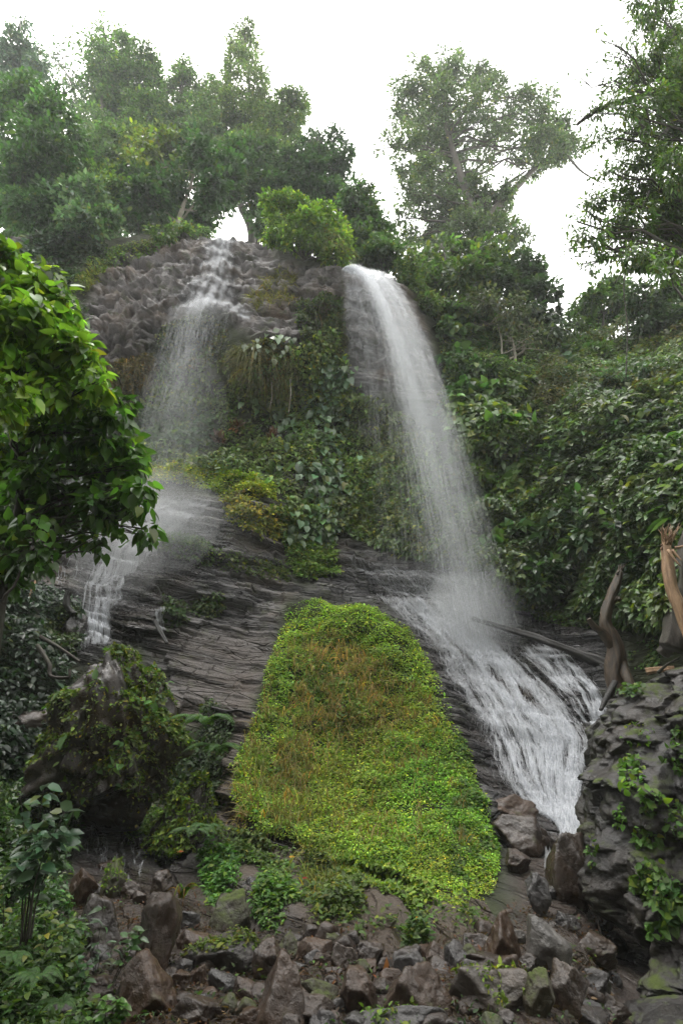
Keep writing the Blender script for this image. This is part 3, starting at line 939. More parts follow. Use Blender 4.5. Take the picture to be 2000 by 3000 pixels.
def blades(mb, px, py, n_each, length, base, spread=.5, droop=.8, width=.012, seg=5, off=0.0):
    """tufts of grass: thin arched strips"""
    P = ground(px, py); Nn = gnormal(px, py)
    m = len(px) * n_each
    P = np.repeat(P, n_each, 0) + rng.normal(0, .04, (m, 3)); Nn = np.repeat(Nn, n_each, 0)
    d0 = norm(Nn * .8 + UPV * .8 + rng.normal(0, spread, (m, 3)))
    l = (length * np.exp(rng.normal(0, .3, m)))[:, None]
    s = np.linspace(0, 1, seg)
    side = norm(np.cross(d0, rng.normal(0, 1, (m, 3))))
    C = P[:, None] + d0[:, None] * (s[None, :, None] * l[:, None]) - UPV * (droop * l[:, None] * (s ** 2)[None, :, None] * rng.uniform(.5, 1.2, (m, 1, 1)))
    w = width * (1 - s * .92)[None, :, None] * rng.uniform(.6, 1.4, (m, 1, 1))
    V = np.stack([C - side[:, None] * w, C + side[:, None] * w], 2).reshape(m, seg * 2, 3)
    i = np.arange(seg - 1) * 2
    Q = np.stack([i, i + 1, i + 3, i + 2], -1)
    col = np.repeat(leafcol(base, m, .3, .1), seg * 2, 0)
    mb.add(V.reshape(-1, 3), None, (Q[None] + (np.arange(m) * seg * 2)[:, None, None]).reshape(-1, 4), col)


DK, MID, YG, GG, OL, BR = (.066, .115, .030), (.042, .095, .022), (.095, .165, .022), (.06, .105, .055), (.07, .085, .025), (.16, .095, .045)

# the green mound
g = MB()
MO = [(845, 1785), (950, 1755), (1080, 1782), (1192, 1845), (1260, 1945), (1315, 2080), (1360, 2200), (1410, 2340), (1462, 2480), (1455, 2600), (1390, 2700), (1240, 2670), (1050, 2620),
      (900, 2480), (690, 2420), (680, 2250), (750, 2080), (790, 1950), (815, 1850)]
carpet(g, MO, 95000, .048, 'leaf', (.18, .29, .038), .08, 3.2, .30, .10, .35, .7, 1, 1.0, -.62, 16)
carpet(g, MO, 9000, .065, 'leaf', (.13, .225, .038), .12, 1.5, .3, .1, .35, .7, 4, 1.0, .1, 16)
carpet(g, MO, 45000, .045, 'bit', (.21, .30, .042), .08, 4.0, .3, .2, .35, .7, 2, 1.0, -.6, 16)
carpet(g, [(1330, 2100), (1450, 2480), (1440, 2620), (1300, 2600), (1330, 2300)], 11000, .06, 'leaf', (.075, .135, .028), .08, 2.6, .3, .1, .4, .6, 3)
tag(g.build('ground_cover', M['leaf_matt'], None, ground(1050, 2600)), 'bright green low herbs covering the sloping mound', 'ground cover', None, 'stuff')
g = MB()
x, y = rand_in([(830, 1870), (1010, 1850), (1120, 1950), (1180, 2060), (1110, 2140), (900, 2200), (1000, 2300), (860, 2420), (690, 2400), (690, 2260), (760, 2080), (800, 1960)], 190)
blades(g, x, y, 8, .46, (.25, .19, .085), .35, .95, .007)
x, y = rand_in([(690, 2200), (850, 2150), (1000, 2300), (900, 2450), (690, 2410)], 90)
blades(g, x, y, 8, .5, (.20, .20, .07), .35, .95, .007)
x, y = rand_in([(900, 2050), (1250, 2000), (1340, 2300), (1380, 2520), (1100, 2480), (900, 2420)], 190)
blades(g, x, y, 8, .36, (.24, .19, .085), .35, .9, .006)
x, y = rand_in([(1000, 1900), (1250, 2000), (1330, 2200), (1100, 2250)], 70)
blades(g, x, y, 6, .32, (.23, .17, .075), .35, .9, .006)
x, y = rand_in([(880, 2480), (1020, 2540), (1000, 2680), (900, 2720)], 34)
blades(g, x, y, 9, .35, (.19, .19, .05), .4, .9, .006)
tag(g.build('dry_grass', M['dry'], None, ground(900, 2300)), 'straw coloured grass blades standing out of the green mound', 'grass', None, 'stuff')

g = MB()
carpet(g, [(860, 2440), (1250, 2580), (1300, 2690), (1120, 2670), (880, 2560)], 9000, .055, 'leaf', (.12, .20, .034), .10, 2.4, .3, .12, .35, .7, 8, 1.0, -.5, 14)
x, y = rand_in([(870, 1900), (1120, 1900), (1200, 2120), (850, 2150)], 110)
blades(g, x, y, 9, .42, (.30, .22, .10), .3, .85, .007)
tag(g.build('ground_cover', M['leaf_matt'], None, ground(1080, 2620)), 'thinner herbs and straw along the foot of the green mound', 'ground cover', None, 'stuff')

# the right hillside
g = MB()
HILL = [(1290, 880), (1450, 915), (1650, 980), (1850, 985), (2080, 950), (2150, 1500), (2100, 1900), (1880, 1850), (1800, 1840), (1650, 1800), (1480, 1760), (1390, 1700), (1340, 1500), (1310, 1250), (1290, 1100)]
carpet(g, HILL, 85000, .145, 'leaf', DK, .75, .55, .35, .10, .7, .5, 11)
carpet(g, [(1310, 980), (1480, 960), (1560, 1150), (1600, 1350), (1550, 1600), (1430, 1700), (1360, 1560), (1320, 1250)], 15000, .24, 'heart', (.075, .135, .032), .7, .8, .3, .12, .9, .45, 12)
carpet(g, [(1600, 1280), (2050, 1150), (2060, 1560), (1800, 1750), (1600, 1600)], 16000, .20, 'leaf', (.08, .128, .05), .8, .7, .35, .05, .5, .6, 13)
carpet(g, [(1650, 990), (2050, 960), (2050, 1200), (1700, 1250)], 9000, .16, 'bit', (.075, .095, .03), .6, .9, .3, .2, .4, .5, 14)
carpet(g, [(1700, 1250), (2050, 1220), (2050, 1400), (1850, 1420)], 2600, .34, 'long', (.075, .12, .04), .8, .9, .3, .1, .5, .5, 71, 1.3)
carpet(g, [(1400, 1230), (1560, 1180), (1600, 1330), (1450, 1380)], 1600, .30, 'long', (.07, .12, .032), .7, .9, .3, .1, .7, .5, 72, 1.3)
carpet(g, [(1560, 1040), (1750, 1080), (1720, 1260), (1580, 1250)], 6500, .09, 'bit', (.085, .10, .045), .7, .8, .3, .15, .4, .5, 73)
carpet(g, [(1480, 1500), (1700, 1420), (1760, 1560), (1560, 1660)], 6000, .11, 'bit', (.075, .125, .03), .7, .8, .3, .15, .4, .5, 74)
carpet(g, [(1850, 1500), (2050, 1450), (2050, 1650), (1880, 1680)], 1500, .3, 'heart', (.06, .11, .035), .7, .9, .3, .1, .7, .5, 75)
carpet(g, [(1380, 1640), (1500, 1740), (1650, 1780), (1740, 1850), (1600, 1820), (1420, 1770)], 5000, .09, 'bit', (.055, .10, .025), .2, 2.0, .3, .1, .3, .6, 15)
tag(g.build('undergrowth', M['leaf'], None, ground(1700, 1700)), 'dense broad leaved creepers over the right hillside', 'undergrowth', None, 'stuff')

g = MB()
carpet(g, [(75, 690), (300, 690), (330, 730), (150, 900), (60, 960), (-100, 940), (-100, 760), (60, 740)], 9000, .19, 'leaf', (.035, .065, .03), .6, .8, .35, .1, .6, .5, 16)
carpet(g, [(0, 950), (260, 880), (270, 1120), (300, 1400), (100, 1500), (-100, 1300)], 9000, .15, 'leaf', (.03, .055, .02), .4, .8, .35, .1, .6, .5, 17)
tag(g.build('undergrowth', M['leaf'], None, ground(150, 800)), 'leafy growth on the slope below the thick left tree', 'undergrowth', None, 'stuff')

g = MB()
carpet(g, [(2040, 950), (2590, 900), (2590, 2300), (2300, 2200), (2060, 1900)], 16000, .17, 'leaf', DK, .6, .6, .35, .1, .6, .5, 18)
carpet(g, [(-690, 820), (-90, 760), (-90, 2600), (-400, 2700), (-690, 2400)], 16000, .15, 'leaf', (.03, .06, .02), .5, .7, .35, .1, .6, .5, 19)
tag(g.build('undergrowth', M['leaf'], None, ground(2100, 1700)), 'leafy growth on the flanks of the gorge', 'undergrowth', None, 'stuff')

# the recess between the two falls
g = MB()
CEN = [(480, 1050), (620, 1010), (700, 1090), (900, 1000), (960, 900), (1010, 1020), (1050, 1160), (1270, 1260), (1340, 1500), (1370, 1680), (1200, 1640), (1000, 1560), (860, 1580), (820, 1440), (620, 1400), (400, 1380), (380, 1250)]
carpet(g, CEN, 30000, .15, 'leaf', (.095, .150, .034), .45, .9, .35, .12, .8, .35, 21)
carpet(g, [(1000, 1350), (1250, 1250), (1350, 1560), (1380, 1690), (1150, 1620), (1010, 1560)], 12000, .13, 'bit', (.12, .175, .04), .4, 1.1, .3, .2, .6, .4, 22)
carpet(g, [(400, 1210), (620, 1180), (640, 1360), (410, 1360)], 5000, .2, 'heart', (.05, .095, .035), .4, 1.1, .3, .1, .7, .4, 23)
tag(g.build('undergrowth', M['leaf'], None, ground(800, 1500)), 'dark leafy growth in the recess between both waterfalls', 'undergrowth', None, 'stuff')
# dry hanging growth under the overhang
g = MB()
x, y = rand_in([(680, 1000), (850, 1040), (860, 1120), (760, 1130), (690, 1090)], 150)
blades(g, x, y, 10, .5, (.12, .12, .045), .4, 1.7, .014)
x, y = rand_in([(270, 1080), (440, 1040), (440, 1130), (300, 1160)], 120)
blades(g, x, y, 8, .45, (.12, .10, .045), .4, 1.6, .013)
x, y = rand_in([(930, 880), (1010, 900), (1020, 1050), (920, 1020)], 90)
blades(g, x, y, 8, .35, (.085, .085, .035), .4, 1.6, .013)
x, y = rand_in([(790, 800), (870, 790), (860, 890), (740, 910), (730, 860)], 130)
blades(g, x, y, 9, .42, (.15, .15, .045), .5, 1.1, .012)
x, y = rand_in([(220, 840), (300, 770), (330, 780), (260, 860)], 60)
blades(g, x, y, 9, .4, (.13, .15, .03), .5, 1.1, .012)
tag(g.build('hanging_grass', M['dry'], None, ground(800, 1100)), 'yellowed grass hanging from the ledges of the upper rock', 'grass', None, 'stuff')
g = MB()
for p, nn, cc in (([(300, 740), (470, 700), (500, 710), (320, 790), (230, 880), (150, 890)], 3500, (0.084, 0.140, 0.031)), ([(860, 890), (1000, 860), (1020, 1080), (900, 1090), (880, 990)], 6500, (0.053, 0.084, 0.028)),
                  ([(1250, 860), (1330, 900), (1350, 1250), (1280, 1240), (1300, 1080)], 4500, (0.084, 0.105, 0.031)), ([(740, 1000), (870, 1010), (880, 1110), (700, 1090)], 3500, (0.098, 0.119, 0.042)),
                  ([(290, 1080), (460, 1020), (470, 1090), (320, 1150)], 2600, (0.098, 0.098, 0.042)), ([(450, 970), (560, 920), (660, 940), (680, 1060), (480, 1100)], 3500, (0.084, 0.105, 0.042))):
    carpet(g, p, nn, .12, 'bit', cc, .28, 1.6, .35, .2, .7, .4, 31)
tag(g.build('rock_plants', M['leaf_matt'], None, ground(900, 1050)), 'small plants and ferns clinging to the upper rock face', 'undergrowth', None, 'stuff')
# the mossy ledge below the left veil
g = MB()
carpet(g, [(400, 1365), (560, 1355), (700, 1385), (800, 1410), (810, 1470), (700, 1450), (560, 1425), (400, 1410)], 12000, .085, 'bit', (.20, .27, .038), .22, 1.8, .25, .25, .4, .7, 41)
carpet(g, [(640, 1440), (810, 1440), (850, 1560), (780, 1600), (650, 1520)], 6000, .10, 'bit', (.12, .155, .03), .25, 1.5, .35, .3, .5, .5, 42, 1.0, -.1)
carpet(g, [(450, 1570), (560, 1580), (720, 1650), (840, 1640), (860, 1740), (720, 1690), (560, 1660), (440, 1620)], 5500, .09, 'bit', (.05, .085, .022), .2, 1.8, .35, .2, .5, .5, 43, 1.0, .0)
carpet(g, [(780, 1480), (980, 1560), (1000, 1690), (880, 1700), (840, 1640)], 9000, .13, 'leaf', (.13, .21, .034), .35, 1.3, .3, .15, .5, .5, 44)
carpet(g, [(470, 1740), (680, 1770), (640, 1800), (560, 1830), (480, 1850)], 4500, .09, 'bit', (.04, .07, .02), .25, 1.6, .35, .2, .5, .5, 45, 1, -.1)
carpet(g, [(360, 1240), (420, 1200), (420, 1380), (390, 1400)], 1800, .16, 'leaf', DK, .4, 1.3, .3, .1, .6, .4, 46)
tag(g.build('ground_cover', M['leaf_matt'], None, ground(650, 1440)), 'yellow green moss and herbs along the middle rock ledge', 'ground cover', None, 'stuff')
# dark undergrowth down the left side
g = MB()
carpet(g, [(-200, 1620), (120, 1720), (230, 1780), (240, 1900), (200, 1960), (220, 2050), (160, 2250), (100, 2350), (-200, 2400)], 13000, .11, 'leaf', (.016, .036, .014), .5, .9, .35, .04, .6, .5, 51)
carpet(g, [(130, 1790), (225, 1780), (240, 1890), (190, 1940), (90, 1900)], 2500, .08, 'bit', (.04, .07, .02), .25, 1.5, .3, .1, .4, .5, 52)
carpet(g, [(-100, 2320), (160, 2200), (240, 2260), (230, 2480), (160, 2640), (-100, 2700)], 14000, .06, 'leaf', (.05, .10, .026), .4, 1.8, .35, .15, .5, .5, 53)
carpet(g, [(-100, 2690), (150, 2640), (260, 2780), (200, 2900), (330, 3060), (-100, 3080)], 13000, .05, 'leaf', (.055, .11, .03), .32, 2.2, .35, .15, .5, .5, 54)
tag(g.build('undergrowth', M['leaf'], None, ground(80, 2700)), 'tangled low plants along the lower left edge', 'undergrowth', None, 'stuff')
# herbs among the boulders
g = MB()
for p, nn, cc in (([(620, 2480), (760, 2460), (860, 2520), (860, 2640), (760, 2600), (640, 2560)], 5500, (.085, .13, .035)), ([(580, 2560), (700, 2550), (710, 2640), (600, 2680)], 3200, (.07, .15, .03)),
                  ([(750, 2620), (870, 2600), (890, 2700), (790, 2770), (740, 2720)], 3600, (.07, .14, .03)), ([(880, 2560), (1060, 2580), (1080, 2720), (960, 2760), (870, 2700)], 5200, (.06, .10, .026)),
                  ([(310, 2400), (480, 2370), (490, 2460), (360, 2480), (300, 2440)], 4500, (.08, .14, .03)), ([(1540, 1790), (1640, 1800), (1710, 1840), (1680, 1850), (1570, 1820)], 3000, (.06, .11, .024)),
                  ([(1840, 1880), (1940, 1870), (1930, 1960), (1850, 1960)], 2200, (.05, .10, .022)), ([(1180, 2770), (1260, 2750), (1270, 2800), (1190, 2810)], 500, (.06, .12, .03))):
    carpet(g, p, nn, .055 if p[0][1] > 2200 else .08, 'leaf', cc, .13, 2.6, .3, .12, .4, .6, 61, 1.0, -.2)
carpet(g, [(420, 2060), (540, 2200), (600, 2060), (690, 2100), (640, 2420), (520, 2400), (440, 2300)], 3800, .07, 'leaf', (.035, .07, .02), .25, 1.8, .35, .1, .5, .5, 62)
tag(g.build('ground_cover', M['leaf_matt'], None, ground(760, 2600)), 'small fresh green herbs between the lower boulders', 'ground cover', None, 'stuff')

g = MB()
LIT = [(180, 2640), (640, 2600), (800, 2720), (1400, 2760), (1500, 2650), (1800, 2700), (1800, 3050), (180, 3050)]
carpet(g, LIT, 9000, .035, 'leaf', (.045, .028, .015), .03, 3, .5, .12, .1, .9, 65, .8, -.4)
carpet(g, LIT, 1500, .03, 'leaf', (.05, .10, .025), .06, 3, .4, .1, .1, .7, 66, 1.0, .1)
carpet(g, [(760, 2560), (1380, 2640), (1460, 2740), (1300, 2800), (900, 2760)], 4200, .05, 'leaf', (.06, .11, .026), .06, 2.4, .4, .2, .3, .7, 67, 1.0, .12)
tag(g.build('leaf_litter', M['leaf_matt'], None, ground(1000, 2800)), 'dead leaves and seedlings lying between the stones', 'leaf litter', None, 'stuff')

# ------------------------------------------------------------------ trees
def limb_curve(a, b, sag=.12):
    a = np.asarray(a, float); b = np.asarray(b, float)
    m = (a + b) / 2 + np.array([0, 0, np.linalg.norm(b - a) * sag])
    return smooth_line([a, m, b], 7)


def crown_leaves(mb, blobs, Y, size, base, dens=1.0, tpl='leaf', var=.28, yellow=.06, droop=.35, clumpr=.55, width=1.0, dy=.8, sprays=None, flat=.6):
    """blobs: (px, py, rx, ry[, density]) in the photograph; each becomes clumps of leaves spread through its depth"""
    centres = []
    for bl in blobs:
        cx, cy, rx, ry = bl[:4]
        dn = bl[4] if len(bl) > 4 else 1.0
        yb = float(Y(cx, cy) if callable(Y) else Y) + rng.normal(0, dy)
        c = at(cx, cy, yb)
        s = mpp(cy, yb)
        R3 = np.array([rx * s, (rx + ry) * .5 * s, ry * s * 1.05])
        centres.append((c, R3))
        area = math.pi * R3[0] * R3[2]
        rc = clumpr * min(1.0, .35 + R3.min())
        nc = max(4, int(area / (rc * rc) * 2.4 * (dn if dn < 1 else 1)))
        u = norm(rng.normal(0, 1, (nc, 3))) * (rng.random((nc, 1)) ** .33)
        cc = c + u * R3
        nl = max(6, int(2.1 * dens * dn * rc * rc / (size * size * .2)))
        n = nc * nl
        dirs = norm(rng.normal(0, 1, (n, 3)))
        rad = rng.random(n) ** .45 * np.repeat(rc * rng.uniform(.55, 1.25, nc), nl)
        P = np.repeat(cc, nl, 0) + dirs * rad[:, None] * np.array([1, 1, flat])
        out = norm(P - c) * .35 + dirs * .55
        nn = norm(UPV * .75 + out * .5 + rng.normal(0, .4, (n, 3)))
        d = norm(out - UPV * droop + rng.normal(0, .45, (n, 3)))
        col = leafcol(base, n, var, yellow) * np.repeat(np.exp(rng.normal(0, .2, nc)), nl)[:, None]
        leaves(mb, P, d, nn, size * np.exp(np.clip(rng.normal(0, .33, n), -.8, .42)), tpl, col, width)
        if sprays is not None:
            sprays.extend(cc[::3])
    return centres


def tree(name, label, trunk_px, Y, blobs, size, base, group=None, cat='tree', dens=1.0, tpl='leaf', bark='bark', r0=.22, foot=None, mat='leaf', limbs=(), clumpr=.55, yellow=.06, droop=.35, var=.28, twig=.03, width=1.0, dy=.8, flat=.6, rlimb=.35):
    """trunk_px: the trunk's course in the photograph from its foot up"""
    tp = np.array([at(p[0], p[1], p[2] if len(p) > 2 else Y) for p in trunk_px])
    if foot is None:
        f = tp[0].copy(); f[2] = min(plateau_z(f[0], f[1]) - .3, tp[0][2] - .2)
    else:
        f = np.asarray(foot, float)
    root = thing(name, f, label, cat, group)
    cb = MB()
    tips = []
    cen = crown_leaves(cb, blobs, Y, size, base, dens, tpl, var, yellow, droop, clumpr, width, dy, tips, flat)
    cb.build('crown', M[mat], root)
    wb = MB()
    path = np.vstack([f[None], tp])
    cv = smooth_line(path, 8 * len(path))
    tube(wb, cv, np.linspace(r0, r0 * .22, len(cv)), 9, rough=.22, seed=int(abs(f[0]) * 10))
    heads = list(range(int(len(cv) * .35), len(cv)))
    for c, R3 in cen:
        # a limb from the trunk, starting lower than the mass it carries
        cand = cv[heads]
        sc = np.linalg.norm(cand - c, axis=1) + 2.0 * np.maximum(0, cand[:, 2] - c[2] + .3)
        i = heads[int(np.argmin(sc))]
        l = limb_curve(cv[i], c, .06)
        rr = r0 * (1 - .78 * i / len(cv)) * rlimb + .015
        l[1:-1] += rng.normal(0, .06 * np.linalg.norm(c - cv[i]), (len(l) - 2, 3)) * .5
        tube(wb, l, np.linspace(rr, rr * .3, len(l)), 6, rough=.15)
        for q in range(5):
            e = c + norm(rng.normal(0, 1, 3)) * R3 * .85
            tube(wb, limb_curve(l[rng.integers(2, 6)], e, .05), np.linspace(twig, twig * .25, 7), 4, cap=False)
    wb.build('trunk', M[bark], root)
    for lp in limbs:
        lb = MB()
        pts = np.array([at(p[0], p[1], p[2] if len(p) > 2 else Y) for p in lp[0]])
        c2 = smooth_line(pts, 6 * len(pts))
        tube(lb, c2, np.linspace(lp[1], lp[2], len(c2)), 8, rough=.2)
        lb.build('limb', M[lp[3] if len(lp) > 3 else bark], root)
    return root


GT = 'trees along the rim above the left fall'
HZG = (.050, .085, .040)
tree('forest_tree', 'slim dark treetop rising at the far upper left corner', [(150, 690), (110, 420), (60, 70)], 24,
     [(58, 78, 20, 34, .6), (55, 140, 42, 38), (40, 190, 60, 38), (110, 180, 32, 28, .8), (70, 240, 70, 36), (110, 160, 22, 30, .5)], .26, (.035, .07, .045), GT, mat='leaf_bright', dens=.9)
tree('forest_tree', 'thick dark green tree filling the left edge below the slim top', [(120, 715), (100, 560), (70, 380)], 17.5,
     [(30, 270, 80, 55), (90, 300, 90, 55), (150, 370, 90, 60), (40, 390, 90, 70), (120, 450, 100, 70), (200, 470, 70, 60), (30, 520, 90, 80), (120, 560, 110, 70), (210, 580, 70, 60), (60, 640, 90, 60), (160, 660, 80, 45), (245, 660, 50, 45)],
     .22, (.034, .078, .02), GT, mat='leaf_bright', dens=1.0, yellow=.08, r0=.28)
tree('forest_tree', 'tall tree with bare topmost branches left of the middle', [(330, 690), (310, 480), (300, 250), (305, 80)], 25,
     [(300, 70, 34, 26, .35), (265, 90, 22, 20, .3), (345, 100, 24, 22, .25), (235, 130, 26, 38, .35), (290, 150, 40, 40, .7), (350, 160, 60, 50), (420, 160, 34, 34, .9), (440, 190, 28, 30, .7), (330, 230, 80, 55), (410, 240, 70, 50), (280, 270, 60, 50, .8),
      (340, 320, 80, 55), (420, 330, 60, 55), (280, 370, 60, 55, .8), (370, 400, 80, 50), (300, 450, 70, 50, .8)], .21, (.055, .105, .028), GT, mat='leaf_bright', dens=.75, r0=.32)
tree('forest_tree', 'loose thin crowned tree leaning over left with a visible bare limb', [(280, 690), (255, 450), (215, 260), (180, 190)], 27,
     [(155, 150, 38, 28, .35), (140, 185, 40, 30, .4), (200, 160, 22, 40, .2), (215, 230, 40, 34, .35), (180, 240, 36, 30, .35), (240, 290, 50, 40, .5), (250, 360, 60, 50, .6)], .25, (.04, .075, .035), GT, mat='leaf_bright', dens=.8,
     limbs=[([(290, 330), (235, 270), (185, 200)], .14, .04)], r0=.22)
tree('forest_tree', 'rounded crown standing beside the tall tree', [(530, 680), (525, 470), (530, 230)], 27,
     [(530, 205, 36, 26), (545, 235, 28, 24), (490, 250, 30, 26, .7), (500, 300, 60, 40, .9), (580, 290, 50, 36, .8), (545, 350, 70, 45), (620, 270, 45, 30, .8), (600, 340, 60, 40), (480, 380, 60, 45)], .21, (.055, .10, .03), GT, mat='leaf_bright', dens=.75, r0=.26)
tree('forest_tree', 'small yellow green tree on a thin pale leaning trunk', [(360, 625), (395, 550), (430, 470), (455, 430)], 20.5,
     [(400, 415, 45, 30), (460, 410, 50, 28), (510, 430, 40, 30), (540, 480, 28, 26, .7), (430, 450, 50, 28), (390, 480, 34, 30, .8)], .24, (.085, .125, .024), GT, mat='leaf_bright', dens=.9, bark='bark_pale', r0=.10, rlimb=.5, yellow=.1)
tree('forest_tree', 'dark bushy tree with a pale trunk just left of the left fall', [(512, 685), (535, 610), (560, 540), (572, 500)], 19.5,
     [(600, 460, 60, 40), (560, 430, 50, 36), (650, 500, 55, 45), (620, 560, 50, 45), (690, 470, 50, 40), (560, 500, 40, 36, .5), (480, 560, 60, 50), (430, 590, 60, 50), (640, 620, 36, 36, .7), (400, 540, 50, 50)], .24, (.026, .058, .02), GT, mat='leaf_bright', dens=1.1, bark='bark_pale', r0=.17)
tree('forest_tree', 'tall pointed tree with the narrow high crown left of the sky gap', [(738, 700), (708, 610), (700, 560), (725, 400), (730, 250), (715, 90)], 25,
     [(716, 88, 26, 18, .9), (700, 120, 36, 22, .9), (738, 130, 24, 30, .7), (672, 150, 18, 30, .5), (700, 165, 40, 26, .8), (742, 180, 22, 28, .6), (680, 210, 30, 28, .8), (725, 215, 26, 26, .5), (668, 245, 20, 16, .8), (752, 235, 30, 28, .8),
      (770, 250, 22, 26, .8), (715, 285, 22, 16, .8), (745, 290, 40, 28, .7), (700, 320, 60, 30, .9), (640, 290, 50, 30, .9), (780, 300, 36, 26), (760, 350, 70, 40), (680, 380, 70, 40), (750, 420, 70, 45), (680, 450, 60, 40)], .20, (.066, .105, .03), GT, mat='leaf_bright', dens=.75, r0=.30)
tree('forest_tree', 'tree with a round knob of leaves right of the pointed tree', [(752, 700), (770, 560), (810, 430), (850, 330)], 25.5,
     [(868, 285, 34, 24), (882, 320, 20, 34), (840, 290, 26, 22), (830, 340, 40, 28), (860, 360, 26, 26, .8), (800, 350, 40, 30, .8), (830, 400, 50, 34), (780, 420, 50, 40), (830, 460, 44, 34), (770, 490, 60, 40), (720, 520, 50, 40, .8), (800, 540, 50, 40, .8)], .21, (.06, .10, .028), GT, mat='leaf_bright', dens=.8, r0=.26)
tree('forest_tree', 'dark flat topped tree hung with creepers beside the left sky gap', [(900, 700), (905, 560), (915, 470)], 21.5,
     [(900, 415, 30, 18, .8), (930, 405, 24, 20, .5), (970, 400, 26, 20, .8), (1010, 440, 22, 24, .7), (860, 470, 26, 24), (900, 470, 60, 26), (950, 470, 50, 26), (905, 520, 60, 36), (960, 520, 45, 40), (1005, 480, 26, 36, .8), (880, 570, 60, 40), (960, 580, 60, 40), (830, 560, 40, 40)],
     .22, (.024, .052, .02), GT, mat='leaf_bright', dens=1.2, r0=.24)
tree('forest_tree', 'dark pair of small crowns at the right end of the left trees', [(1050, 760), (1055, 660), (1060, 560)], 19,
     [(1062, 548, 16, 20, .8), (1030, 555, 22, 26, .8), (1085, 590, 24, 30, .9), (1040, 600, 40, 30), (1085, 640, 34, 34), (1030, 650, 40, 36), (1100, 690, 46, 36), (1050, 700, 50, 36), (1120, 735, 40, 30), (1070, 750, 50, 34)], .19, (.030, .062, .02), GT, mat='leaf_bright', dens=1.15, r0=.16, yellow=.12)
GR = 'trees along the rim above the right hillside'
tree('forest_tree', 'largest tree on the right, wide airy crown with the sky showing through', [(1400, 740), (1385, 640), (1350, 520), (1310, 380), (1300, 250)], 24,
     [(1228, 172, 24, 18, .7), (1250, 190, 26, 22, .6), (1345, 158, 18, 22, .7), (1315, 185, 34, 26, .8), (1270, 230, 44, 34, .7), (1210, 240, 36, 36, .6), (1170, 275, 28, 34, .5), (1340, 230, 50, 34, .8), (1420, 225, 44, 26, .9), (1455, 250, 30, 30, .8),
      (1400, 280, 55, 34, .6), (1300, 290, 60, 40, .7), (1215, 310, 55, 40, .7), (1180, 350, 40, 40, .6), (1270, 360, 60, 40, .8), (1350, 350, 60, 40, .55), (1440, 330, 60, 34, .55), (1520, 290, 45, 28, .7), (1560, 290, 40, 26, .7), (1610, 290, 34, 22, .6),
      (1500, 350, 60, 34, .65), (1580, 350, 50, 34, .8), (1640, 390, 50, 40, 1.0), (1590, 420, 60, 40, .9), (1520, 430, 50, 34, .7), (1670, 440, 40, 30, .8), (1150, 425, 34, 24, .6), (1120, 435, 24, 14, .4), (1200, 420, 44, 36, .8), (1270, 440, 55, 40, .9), (1350, 430, 55, 40, .8),
      (1420, 420, 50, 34, .7), (1190, 490, 40, 36, .7), (1250, 520, 60, 44), (1330, 520, 60, 44), (1400, 500, 44, 36, .5), (1370, 590, 70, 44), (1290, 600, 70, 44), (1210, 570, 36, 40, .7), (1190, 640, 40, 34, .6), (1440, 600, 50, 40, .9), (1360, 670, 70, 44), (1450, 680, 70, 44), (1520, 690, 30, 40, .8), (1200, 700, 40, 40, .7), (1280, 690, 50, 40), (1560, 490, 40, 24, .8), (1500, 550, 34, 24, .8), (1620, 465, 40, 24, .9), (1465, 600, 36, 28, .8), (1300, 330, 60, 40, .6), (1230, 380, 50, 40, .6), (1460, 380, 50, 34, .6), (1380, 300, 50, 34, .6), (1250, 260, 40, 34, .6)],
     .19, (.055, .085, .036), GR, mat='leaf_bright', dens=.85, r0=.42, clumpr=.5, limbs=[([(1430, 640), (1470, 590), (1520, 540), (1570, 490), (1640, 450)], .30, .10), ([(1450, 600), (1480, 545), (1540, 500)], .16, .05), ([(1640, 430), (1700, 500), (1770, 540)], .09, .03)])
tree('forest_tree', 'leafy bright topped tree right of the right waterfall lip', [(1320, 860), (1310, 800), (1300, 740)], 18,
     [(1290, 735, 60, 24), (1240, 760, 50, 26), (1350, 745, 50, 26), (1440, 725, 34, 26, .8), (1400, 770, 50, 30), (1280, 790, 70, 34), (1220, 810, 44, 30), (1350, 810, 60, 34), (1220, 860, 40, 36), (1290, 860, 60, 40)], .22, (.055, .10, .024), GR, dens=1.1, r0=.15, yellow=.15)
tree('forest_tree', 'dark dense tree below the wide airy crown', [(1500, 950), (1490, 860), (1480, 780)], 18.5,
     [(1450, 790, 60, 36), (1520, 770, 50, 40), (1540, 820, 45, 40), (1470, 850, 60, 44), (1560, 870, 44, 36), (1610, 860, 26, 30, .8), (1540, 920, 50, 40), (1590, 930, 44, 36), (1400, 860, 50, 44), (1620, 960, 30, 30, .7)], .2, (.030, .055, .024), GR, dens=1.15, r0=.16)
tr = tree('forest_tree', 'grey tangle of bare stems with small grey leaves on the right slope', [(1470, 1060), (1465, 980), (1440, 910)], 16.5,
     [(1420, 880, 50, 36, .7), (1480, 910, 60, 40, .7), (1540, 960, 50, 50, .7), (1560, 1020, 44, 44, .8), (1500, 1000, 40, 36, .4), (1430, 950, 34, 34, .5)], .15, (.06, .075, .042), GR, dens=.8, bark='bark_pale', r0=.06, foot=ground(1470, 1070),
     limbs=[([(1510, 1080), (1505, 1020), (1495, 980)], .06, .03, 'bark_pale'), ([(1475, 1060), (1530, 1030), (1535, 1010), (1515, 1000)], .04, .03, 'bark_pale'), ([(1510, 1085), (1550, 1080), (1590, 1080)], .05, .02, 'bark_pale'), ([(1505, 1140), (1508, 1090)], .03, .02, 'bark_pale')])
